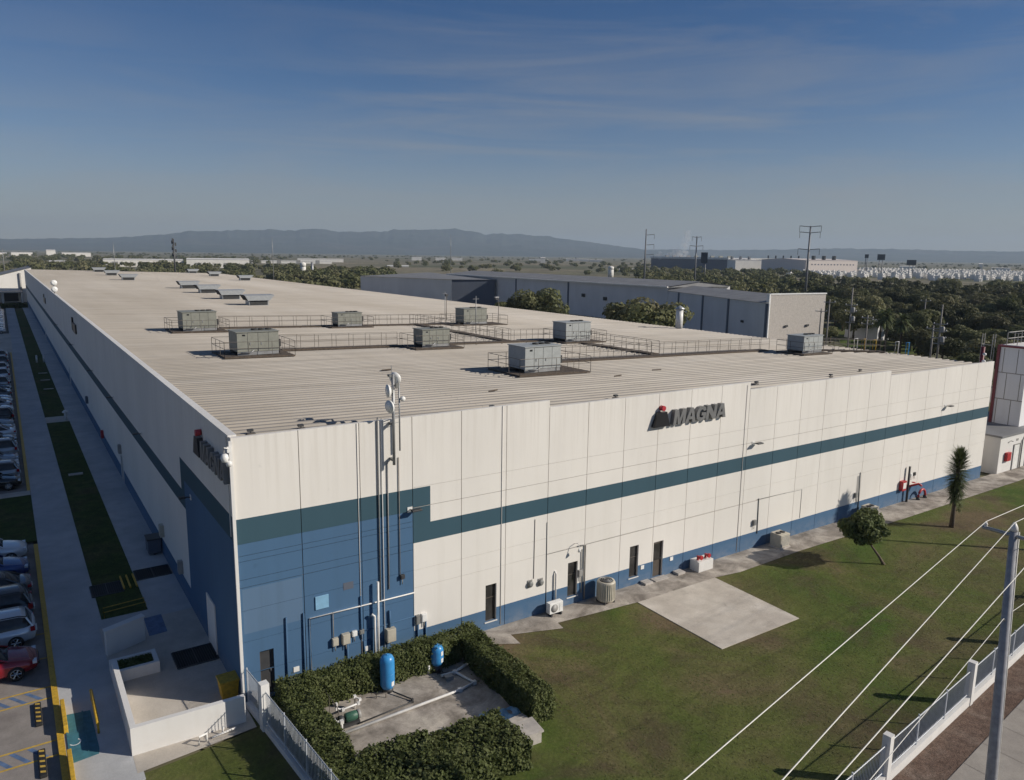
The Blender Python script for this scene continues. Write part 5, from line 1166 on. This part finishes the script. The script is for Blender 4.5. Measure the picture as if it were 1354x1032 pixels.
# long grey shed farther back and its lower slate front part
t = thing('grey_shed', (139.5, 134, 0), 'long dull grey shed with pale gutter line behind the middle of the hall', 'warehouse')
MB().quad((140, 115.6, -.2), (140, 235, -.2), (140, 235, 10), (140, 115.6, 10)).box(140.05, 166, 117, 235, -.2, 9.9).build('wall', 'grey_cladding', t)
MB().poly([(139.4, 115.2, 10.05), (139.4, 235.5, 10.05), (152, 235.5, 11.3), (152, 115.2, 11.3)]).poly([(152, 115.2, 11.3), (152, 235.5, 11.3), (166, 235.5, 10), (166, 115.2, 10)]).poly([(139.6, 115.6, 9.8), (166, 115.6, 9.8), (152, 115.6, 11.28)]).build('roof', 'roof_grey', t)
MB().box(139.2, 139.6, 115.2, 235.5, 9.75, 10.1).build('gutter', 'far_white', t)
for y in (158, 187): MB().box(139.8, 139.99, y, y+.6, 0, 9.7).build('pilaster', 'slate_cladding', t)
for y, z in ((140, 5), (150, 5.5)): MB().box(139.5, 139.98, y, y+1.2, z, z+1.0).build('vent', 'hvac_dark', t)
t = thing('slate_shed', (125, 206, 0), 'low slate grey shed with dark end wall behind the left middle of the roof line', 'warehouse')
c_ = [(125.6, 206.7), (139.0, 199.5), (139.0, 250), (108.2, 247)]
MB().prism(c_, (-.2, 8.9)).build('wall', 'grey_cladding', t)
MB().prism([(125.5, 206.4), (138.9, 199.2), (138.98, 199.48), (125.65, 206.68)], (-.2, 8.85)).build('end_wall', 'slate_cladding', t)
MB().poly([(125.4, 205.9, 8.95), (139.5, 198.6, 8.95), (139.5, 250.5, 10.2), (107.5, 247.5, 8.95)]).build('roof', 'roof_grey', t)
# white hall with grey canopy at the far end of the car park
t = thing('white_hall', (-20, 262, 0), 'white sunlit hall with grey canopy at the far end of the side walkway', 'building')
wp = [(-40, .0), (2.2, .0), (2.2, 11.4), (-8, 8.5), (-40, 8.5)]
m = MB().poly([(x, 276, z-.1) for x, z in wp]).poly([(2.2, 276, -.1), (2.2, 320, -.1), (2.2, 320, 11.3), (2.2, 276, 11.3)]).build('wall', 'far_white', t)
MB().poly([(2.4, 275.8, 11.42), (2.4, 320, 11.1), (-8, 320, 8.4), (-8, 275.8, 8.6)]).poly([(-8, 275.8, 8.6), (-8, 320, 8.4), (-40, 320, 8.4), (-40, 275.8, 8.6)]).build('roof', 'roof_grey', t)
MB().box(-12, -1.0, 269, 275.9, 3.3, 3.75).build('canopy', 'concrete_block', t)
for x in (-11.8, -6.6, -1.3): MB().box(x-.2, x+.2, 269.1, 269.5, -.1, 3.29).build('column', 'white_masonry', t)
MB().box(-6.2, -2.2, 275.85, 275.99, .2, 3.0).build('door', 'hvac_dark', t)
MB().tube([(-1.2, 275.7, 0), (-1.2, 275.7, 9.6)], .35, 6).build('downpipe', 'conduit', t)
t = thing('low_hedge', (-4, 246, 0), 'low green hedge at the far end of the side walkway', 'hedge')
P = np.stack([nprng.uniform(-7.2, -.6, 1500), nprng.uniform(245, 247, 1500), nprng.uniform(0, 1.2, 1500)], 1); quads_np('foliage', leaf_quads(P, .4, .6), 'hedge_leaf', t)
t = thing('small_grey_house', (155, 62, 0), 'small grey shed wall between the palms beyond the hall roof', 'shed')
MB().box(156, 166, 66, 74, -.2, 3.6).build('wall', 'grey_cladding', t); MB().box(155.6, 166.4, 65.6, 74.4, 3.6, 3.85).build('roof', 'roof_grey', t)
sheet('verge', [(120, 40), (200, 66), (190, 100), (142, 66)], -.14, 'lawn')

# utility poles beyond the hall
def upole(px, d, h, label, arms=1, trafo=False, T=False):
    p = far(px, d); t = thing('utility_pole', p, label, 'utility pole', 'utility poles beyond the hall')
    MB().tube([(p.x, p.y, -.2), (p.x, p.y, h)], [.17, .11], 8).build('shaft', 'pole_wood', t)
    ux, uy = math.cos(bearing(px)), -math.sin(bearing(px))
    for k in range(arms):
        z = h-.5-1.1*k-(2.6 if trafo else 0); MB().tube([(p.x-ux*1.0, p.y-uy*1.0, z), (p.x+ux*1.0, p.y+uy*1.0, z)], .07, 5).build('cross_arm', 'galvanized', t)
        for s in (-.9, 0, .9): MB().lathe((p.x+ux*s, p.y+uy*s, z+.05), [(.06, 0), (.09, .1), (.03, .22)], 8).build('insulator', 'pvc_white', t)
    if trafo:
        for z, s in ((h-4.4, .35), (h-6.0, .45)):
            MB().lathe((p.x+ux*s, p.y+uy*s, z), [(.3, 0), (.33, .1), (.33, .8), (.2, .95)], 12).build('transformer', 'conduit', t)
        MB().tube([(p.x-ux*.8, p.y-uy*.8, h-6.2), (p.x+ux*.8, p.y+uy*.8, h-6.2)], .08, 5).build('platform', 'galvanized', t)
    return t
upole(1083, 150, 8.9, 'short pole with cross arm just right of the pale warehouse end', 1)
upole(1093, 150, 10.6, 'taller bare pole close to the short pole by the warehouse end', 1)
upole(1122, 150, 12.8, 'tallest wooden pole with transformers and two arms by the palms', 2, True)
upole(1145, 152, 7.9, 'short pole with white insulators left of the palms', 2)
upole(1242, 138, 11.0, 'pole with a cluster of grey transformers right of the palms', 3, True)
upole(1233, 140, 7.5, 'shorter companion pole left of the transformer cluster', 1)
upole(1219, 190, 9.5, 'pole with a wide T arm among the dark trees', 1)
# steel pylons
def pylon(px, d, h, arms, label, side=0):
    p = far(px, d); t = thing('pylon', p, label, 'pylon', 'steel transmission poles on the plain')
    MB().tube([(p.x, p.y, -.2), (p.x, p.y, h)], [.55, .28], 10).build('shaft', 'steel_pole', t)
    ux, uy = math.cos(bearing(px)), -math.sin(bearing(px))
    for z, w in arms:
        a, b = (-w if side <= 0 else 0), (w if side >= 0 else 0)
        MB().tube([(p.x+ux*a, p.y+uy*a, h-z+.35), (p.x, p.y, h-z), (p.x+ux*b, p.y+uy*b, h-z+.35)], .14, 5).build('cross_arm', 'steel_pole', t)
        ins = MB()
        for s in (a, b):
            if s: ins.tube([(p.x+ux*s, p.y+uy*s, h-z+.3), (p.x+ux*s, p.y+uy*s, h-z-2.0)], .09, 5)
        ins.build('insulator', 'steel_pole', t)
    return t
pylon(1060, 320, 30.2, [(.3, 3.9), (2.6, 3.7), (9.0, 3.9)], 'largest steel transmission pole with three wide cross arms')
pylon(914, 420, 28.6, [(.6, 2.4), (5.2, 3.4)], 'steel transmission pole with two arms before the far factory')
pylon(848, 400, 31.5, [(3.0, 4.2), (8.0, 4.2), (13.0, 4.2)], 'steel pole with short arms on its right side only', 1)
for px, d, h, w, lb in ((156, 330, 20.5, .16, 'thin pale mast behind the far left roof edge'), (363, 360, 24, .2, 'thin pale mast near the right end of the far roof edge'), (360, 700, 16, .25, 'fainter mast just left of the tall pale one'), (595, 330, 26, .16, 'thin white mast rising behind the grey shed'), (11, 420, 17.6, .22, 'thin mast at the far left edge of the picture'), (405, 640, 9, .3, 'short mast near the water tower'), (183, 420, 11.8, .12, 'short thin mast over the roof left of the dark tower')):
    p = far(px, d); t = thing('mast', p, lb, 'mast', 'thin masts on the plain'); MB().tube([(p.x, p.y, -.2), (p.x, p.y, h*.75), (p.x, p.y, h)], [w, w*.7, w*.35], 6).build('shaft', 'galvanized', t)
p = far(234.5, 400); t = thing('radio_tower', p, 'dark radio tower crowded with antennas over the far roof edge', 'radio tower')
MB().tube([(p.x, p.y, -.2), (p.x, p.y, 23)], [.5, .35], 8).build('shaft', 'dark_metal', t)
for k in range(9):
    a = k*2.1; z = 14.5+k*1.0; MB().box(p.x+math.cos(a)*.9-.3, p.x+math.cos(a)*.9+.3, p.y+math.sin(a)*.9-.2, p.y+math.sin(a)*.9+.2, z-.8, z+.8).build('antenna', 'dark_metal', t)
def wtower(px, d, h, r, label):
    p = far(px, d); t = thing('water_tower', p, label, 'water tower', 'white towers on the plain'); MB().lathe((p.x, p.y, -.2), [(r, 0), (r, h*.72), (r*.9, h*.75)], 14).build('shaft', 'far_white', t); MB().lathe((p.x, p.y, h*.74), [(r*1.02, 0), (r*1.08, h*.2), (r*.3, h*.27)], 14).build('tank', 'far_white', t)
wtower(804, 620, 9.5, 2.3, 'white round water tower above the grey shed roof'); wtower(402, 520, 11, 1.8, 'white water tower beside a grey column near the far roof edge')
p = far(414, 530); MB().tube([(p.x, p.y, -.2), (p.x, p.y, 11)], .9, 8).solo('column', 'galvanized', 'grey column standing right of the white water tower', 'column', origin=tuple(p))
for px, d, h, w, bh, lb in ((925, 560, 21, 4.6, 7.5, 'dark billboard on a post before the far factory'), (1155, 900, 23, 7.5, 6, 'dark billboard on tall legs above the white houses'), (1136, 950, 23, 4, 4, 'small dark billboard left of the larger one'), (1195, 860, 17.5, 8.5, 5, 'dark low billboard among the white houses')):
    p = far(px, d); b_ = -bearing(px); t = thing('billboard', p, lb, 'billboard', None, b_)
    MB().box(-w/2, w/2, -.4, .4, h-bh, h).build('board', 'bill_dark', t, local=True); MB().tube([(-w*.2, 0, -.2), (-w*.2, 0, h-bh)], .4, 6).tube([(w*.2, 0, -.2), (w*.2, 0, h-bh)], .4, 6).build('posts', 'steel_pole', t, local=True)

# ---------------------------------------------------------------- far factories
def factory(px0, px1, d0, d1, h, label, wall, roof, depth=120, end=None):
    a, b = far(px0, d0), far(px1, d1); v = b-a; rz = math.atan2(v.y, v.x); w = v.length
    return block(a, rz, w, depth, h, label, wall, roof, 'factory', pitch=min(3, h*.12)), w
t, w = factory(856, 957, 1300, 1120, 15, 'long dark blue factory wall with white roof trim and steam above', 'far_dark', 'far_white', 160)
MB().box(-.5, w+.5, -1.2, -.05, 14.4, 17.2).build('parapet', 'far_white', t, local=True)
for k in range(9): MB().box(w*(.05+.1*k), w*(.05+.1*k)+2.5, 20, 26, 17, 19.5).build('roof_vent', 'hvac_green' if k > 3 else 'roof_grey', t, local=True)
t, w = factory(966, 1004, 1100, 1120, 14, 'pale factory block right of the dark blue factory', 'far_white', 'far_white', 140)
for k in range(3): MB().box(w*(.1+.3*k), w*(.1+.3*k)+2, 20, 25, 14, 19).build('roof_vent', 'roof_grey', t, local=True)
t, w = factory(1004, 1054, 1180, 1180, 15, 'shaded dark factory block between two pale ones', 'far_dark', 'far_white', 120)
for k in range(5): MB().box(w*(.06+.2*k), w*(.06+.2*k)+2, 10, 15, 15, 21).build('roof_vent', 'hvac_dark', t, local=True)
t, w = factory(1058, 1125, 1010, 1060, 15.5, 'pale pink factory with a row of small dark windows', 'far_pink', 'far_pink', 90)
for k in range(14): MB().box(w*(.1+.062*k), w*(.1+.062*k)+1.9, -.15, -.01, 9.6, 11.0).build('window', 'far_dark', t, local=True)
for k in range(3): MB().box(w*(.25+.2*k), w*(.25+.2*k)+2, 10, 15, 15, 21).build('roof_vent', 'hvac_dark', t, local=True)
for i, (px0, px1, d, h, lb) in enumerate(((141, 246, 900, 7, 'long low white factory left of the dark tower'), (250, 332, 860, 8.5, 'long white factory right of the dark tower'), (335, 440, 1200, 3.5, 'thin pale low shed beyond the woods at left'), (0, 16, 1900, 7, 'small white far building at the left edge'), (22, 50, 2100, 7, 'second white far building from the left edge'), (68, 80, 2000, 13, 'tallest white far building left of the masts'), (88, 126, 2000, 8, 'long white far building left of the thin mast'), (71, 93, 880, 5, 'small low white shed among dark trees at left'), (544, 557, 1900, 7, 'small white far building over the grey shed'), (575, 588, 2000, 6, 'tiny far white building left of the white mast'), (596, 610, 2000, 6, 'tiny far white building right of the white mast'), (697, 722, 2100, 5, 'cluster of small white far works'), (712, 718, 1700, 11, 'white square far tower block'), (745, 775, 2300, 6, 'pale far factory before the mountain foot'), (776, 792, 2200, 5, 'second pale far factory before the mountain foot'), (512, 540, 1000, 1.2, 'pale sandy low mound shed'), (395, 455, 1400, 5, 'white far shed strip behind the water tower'), (1180, 1200, 1500, 6, 'white far block behind the houses'), (1300, 1325, 1750, 4, 'long pale far block on the right'), (1283, 1288, 1800, 11, 'small pale church like block on the right'), (815, 848, 900, 2.2, 'low white strip of yard buildings before the pylon'))):
    t, w = factory(px0, px1, d, d, h, lb, 'far_white', 'far_white', 60)
    tag(t, group='white buildings far out on the plain')
    if px1-px0 > 60:
        for k in range(int(w/28)): MB().box(8+28*k, 14+28*k, -.2, -.02, 0, 5).build('dock_door', 'conduit', t, local=True)
# grey canopy with lorries near the far right roof corner
t = thing('station_canopy', far(352, 330), 'flat pale canopy over a dark bay near the far right roof corner', 'canopy', None, -bearing(345))
MB().box(-14, 12, -4, 14, 4.4, 5.0).build('roof', 'far_white', t, local=True)
for x in (-12, -3, 8): MB().tube([(x, 0, -.1), (x, 0, 4.4)], .25, 6).build('column', 'conduit', t, local=True)
MB().box(-13.5, 3, 10, 13, 0, 4.3).build('back_wall', 'slate_cladding', t, local=True)

# white terrace houses
def house_mesh():
    m = MB(); m.box(-2.9, 2.9, 0, 7, -.3, 5.4, 0); m.box(-2.9, -.4, -1.4, -.002, -.3, 3.0, 0)
    for x, z, w, h in ((.9, 1.0, .7, 1.1), (-1.6, 3.6, .7, 1.1), (1.3, 3.6, .8, 1.1)): m.box(x-w, x+w, -.05, -.003, z, z+h, 1)
    m.box(-2.2, -1.0, -1.45, -1.403, .1, 2.4, 1); m.box(.8, 2.2, 2.5, 4, 5.402, 6.7, 0)
    return m
h0 = None; nh = 0
for row in range(8):
    d = 770+row*82
    px = 1040+row*6+rnd.uniform(0, 6); lim = 1370
    while px < lim and nh < 299:
        okp = not (1046 < px < 1128 and d > 960) and rnd.random() > (.12 if row else .25) and not (row == 0 and px > 1100 and rnd.random() < .5)
        if okp:
            p = far(px, d+rnd.uniform(-12, 12)); rz = -bearing(px)+R(rnd.choice([44, 48, 54, 58]))
            if h0 is None:
                h0 = house_mesh().build('terrace_house', ['far_white', 'far_dark'], None)
                tag(h0, 'small white two storey house of the estate beyond the wood', 'house', 'white houses of the estate'); h0.location = p; h0.rotation_euler = (0, 0, rz); h0.scale = (.72, .72, .78)
            else: dup(h0, p, rz)
            nh += 1
        px += 5.4*rnd.uniform(.95, 1.3)*1000/d

# steam over the factory
sm = bpy.data.materials.new('steam_puff'); sm.use_nodes = True; n3 = sm.node_tree; n3.nodes.clear(); o3 = n3.nodes.new('ShaderNodeOutputMaterial'); v3 = n3.nodes.new('ShaderNodeVolumePrincipled'); v3.inputs['Color'].default_value = (1, 1, 1, 1); v3.inputs['Anisotropy'].default_value = -.35; v3.inputs['Density'].default_value = .12; lnk(n3, v3.outputs[0], o3.inputs['Volume']); MAT['steam_puff'] = sm
def steam(name, px, d, blobs, label):
    c = far(px, d); b_ = bearing(px); ux, uy = math.cos(b_), -math.sin(b_); bm = bmesh.new()
    for x, z, r, rz_ in blobs:
        ret = bmesh.ops.create_icosphere(bm, subdivisions=3, radius=1)
        for v in ret['verts']:
            n_ = 1+.22*math.sin(v.co.x*5+z)+.18*math.sin(v.co.z*6+x)+.15*math.sin(v.co.y*7)
            v.co = Vector((c.x+ux*(x+v.co.x*r*n_)+uy*v.co.y*r*.3, c.y+uy*(x+v.co.x*r*n_)+v.co.y*r*n_, z+v.co.z*rz_*n_))
    me = bpy.data.meshes.new(name); bm.to_mesh(me); bm.free(); me.materials.append(sm); o = bpy.data.objects.new(name, me); COL.objects.link(o)
    return tag(o, label, 'steam', kind='stuff')
steam('steam', 892, 1240, [(6, 22, 6, 8), (8, 36, 4.5, 9), (11, 50, 4, 10), (-4, 22, 7, 7), (-14, 20, 5, 5), (-30, 19, 5, 5)], 'white steam rising over the dark blue factory')

# ================================================================== WOODS
def tree_proto(seed, h, r, n, leaf):
    rg = random.Random(seed); cl = []
    for k in range(15):
        a = rg.uniform(0, 6.28); q = r*math.sqrt(rg.random())*.78; z = h*(.42+.45*rg.random()*(1-.45*(q/r)**2))
        s = r*rg.uniform(.28, .5); cl.append(((math.cos(a)*q, math.sin(a)*q, z), (s, s, s*rg.uniform(.55, .8))))
    P, d = blob_points(cl, n); return leaf_quads(P, leaf, .35, .8, d*.9, .42), cl
protos = []
for i, (h, r) in enumerate(((6.5, 4.2), (8, 4.6), (5.5, 4.6), (7.2, 3.6), (5, 3.2))): protos.append((tree_proto(i, h, r, 3600, .36), h, r))
taken = []
def ok_spot(p, r):
    if any((p-q).length < (r+s)*.62 for q, s in taken): return False
    taken.append((p, r)); return True
pt = []
nt_ = 0; tries = 0
GRP = 'broad trees of the wood beyond the hall'
def place_tree(p, s, i, label, group):
    global pt
    (Q, cl), h, r = protos[i]
    for e in pt:
        if e[0] == i: return dup_tree(e[1], p, s, label, group)
    t = thing('broadleaf_tree', (0, 0, 0), label, 'tree', group)
    quads_np('crown', Q, 'forest_leaf', t); m = MB().tube([(0, 0, -.3), (.1, .05, h*.3), (0, .1, h*.6)], [.28, .2, .1], 7)
    for c, rr_ in cl[:5]: m.tube([(.1, .05, h*.3), tuple(c)], [.12, .04], 5)
    m.build('trunk', 'trunk', t); pt.append((i, t)); t.location = p; t.scale = (s, s, s*.95); t.rotation_euler = (0, 0, rnd.uniform(0, 6.28)); return t
def dup_tree(src, p, s, label, group):
    c = dup(src, p, rnd.uniform(0, 6.28), label, group); c.scale = (s, s, s*rnd.uniform(.85, 1.1)); return c
while nt_ < 150 and tries < 5000:
    tries += 1; px = rnd.uniform(1072, 1420); d = math.sqrt(rnd.uniform(178**2, 335**2))
    if px < 1178 and d < 205: continue
    if px < 1085 and d < 190: continue
    p = far(px, d); s = rnd.uniform(.75, 1.15); i = rnd.randrange(5)
    if not ok_spot(p, protos[i][2]*s): continue
    place_tree(p, s, i, 'broad green tree in the near edge of the wood beyond the hall', GRP); nt_ += 1
for px, d, s, i, lb in ((1098, 178, .75, 4, 'lone small tree just right of the pale warehouse end'), (1128, 188, 1.0, 1, 'dark tree behind the tallest wooden pole'), (1268, 126, .9, 4, 'tree behind the right end of the hall roof'), (1292, 122, .75, 3, 'bushy tree left of the grey building railing'), (1228, 160, 1.0, 0, 'dark tree behind the transformer cluster'), (1205, 172, 1.0, 2, 'low dark tree right of the palms'), (1250, 150, .9, 2, 'wide dark tree between the cluster and the roof edge'), (1318, 135, 1.0, 1, 'tree behind the grey building railing'), (1345, 130, 1.0, 0, 'tree at the right picture edge behind the grey building')):
    place_tree(far(px, d), s, i, lb, None)
# bushes against the grey sheds
for px, d, s, i, lb in ((690, 172, 1.25, 3, 'light green bushy tree before the long grey shed'), (712, 170, 1.35, 1, 'tallest green tree before the long grey shed'), (731, 166, 1.1, 3, 'narrow dark tree before the long grey shed'), (836, 134, 1.4, 3, 'olive bushy tree before the grey warehouse'), (860, 128, 1.42, 1, 'dark bushy tree before the grey warehouse, left of the stack'), (882, 126, 1.2, 3, 'small dark tree beside the white stack'), (674, 180, 1.05, 3, 'low bushy tree under the white floodlight pole')):
    place_tree(far(px, d), s, i, lb, None)
# palms beyond the hall
def fanpalm(px, d, h, label):
    p = far(px, d); t = thing('palm_tree', p, label, 'palm', 'palms beyond the hall roof'); MB().tube([(p.x, p.y, -.2), (p.x+.2, p.y, h*.6), (p.x, p.y, h)], [.3, .22, .18], 8).build('trunk', 'trunk', t)
    quads_np('crown', blades((p.x, p.y), h-.4, h+.5, 90, 1.6, 2.6, .22, .35), 'palm_leaf', t)
for px, d, h, lb in ((1163, 172, 6.0, 'left palm of the group beyond the hall roof'), (1171, 168, 6.6, 'middle palm of the group beyond the hall roof'), (1191, 160, 6.4, 'right palm of the group beyond the hall roof')): fanpalm(px, d, h, lb)
# the far wood and scattered woodland on the plain
Q0 = [tree_proto(20+i, 6.5, 4.3, 300, .95)[0] for i in range(6)]
def wood(name, label, regions):
    out = []
    for px0, px1, d0, d1, n in regions:
        for k in range(n):
            px = rnd.uniform(px0, px1); d = math.sqrt(rnd.uniform(d0*d0, d1*d1)); p = far(px, d); q = Q0[rnd.randrange(6)]; s = rnd.uniform(.7, 1.25); a = rnd.uniform(0, 6.28); c, sn = math.cos(a), math.sin(a)
            M = np.array([[c, -sn, 0], [sn, c, 0], [0, 0, 1]])*s; out.append(q@M.T+np.array([p.x, p.y, -.3]))
    return tag(quads_np(name, np.concatenate(out), 'forest_leaf'), label, 'wood', kind='stuff')
wood('far_wood', 'dark wood covering the plain between the hall and the white houses', [(1060, 1440, 325, 425, 250)])
wood('scrub', 'scattered dark trees over the plain', [(1060, 1440, 425, 560, 60), (840, 1075, 300, 560, 200), (380, 520, 300, 700, 130), (-40, 240, 420, 900, 150), (240, 400, 430, 800, 90), (520, 860, 620, 1500, 90), (-40, 1400, 1500, 3500, 420), (820, 1090, 560, 900, 120), (-20, 360, 900, 1800, 220)])
# parked cars far behind the hall, near the far right roof corner
cols = ['white_plastic', 'white_plastic', 'conduit', 'pvc_white', 'dark_metal']
def tinycar(): 
    m = MB(); m.box(-2.1, 2.1, -.85, .85, .3, .9, 0); m.poly([(-1.7, -.75, .9), (-1.2, -.65, 1.45), (.4, -.65, 1.45), (1.1, -.75, .9)], 1); m.poly([(-1.7, .75, .9), (-1.2, .65, 1.45), (.4, .65, 1.45), (1.1, .75, .9)], 1); m.poly([(-1.2, -.65, 1.45), (.4, -.65, 1.45), (.4, .65, 1.45), (-1.2, .65, 1.45)], 0); m.poly([(.4, -.65, 1.45), (1.1, -.75, .9), (1.1, .75, .9), (.4, .65, 1.45)], 1); m.poly([(-1.7, -.75, .9), (-1.2, -.65, 1.45), (-1.2, .65, 1.45), (-1.7, .75, .9)], 1)
    for x in (-1.3, 1.3):
        for s in (-.8, .8): m.lathe((x, s, .3), [(.3, -.08), (.3, .08)], 8, axis='y', mi=2)
    return m
base = {}
for px, d in [(266+k*4.6, 372-k*1.2) for k in range(21)]+[(416+k*9, 330+k*4) for k in range(8)]+[(270+k*5, 392) for k in range(16)]:
    c = rnd.choice(cols); p = far(px, d); nm = {'white_plastic': 'white', 'conduit': 'grey', 'pvc_white': 'white', 'dark_metal': 'dark'}[c]
    if c not in base: base[c] = tag(tinycar().build('far_car', [c, 'dark_glass', 'black_rubber']), 'tiny %s car in the far car park behind the hall roof' % nm, 'car', 'cars in the far car park'); base[c].location = (p.x, p.y, -.2)
    else: dup(base[c], (p.x, p.y, -.2), rnd.uniform(0, 6.28))

# ------------------------------------------------------------------ render settings
scene.render.engine = 'CYCLES'
scene.cycles.use_denoising = True
scene.cycles.max_bounces = 6; scene.cycles.diffuse_bounces = 3; scene.cycles.glossy_bounces = 2; scene.cycles.transmission_bounces = 2; scene.cycles.volume_bounces = 1
scene.cycles.use_adaptive_sampling = True; scene.cycles.adaptive_threshold = .02
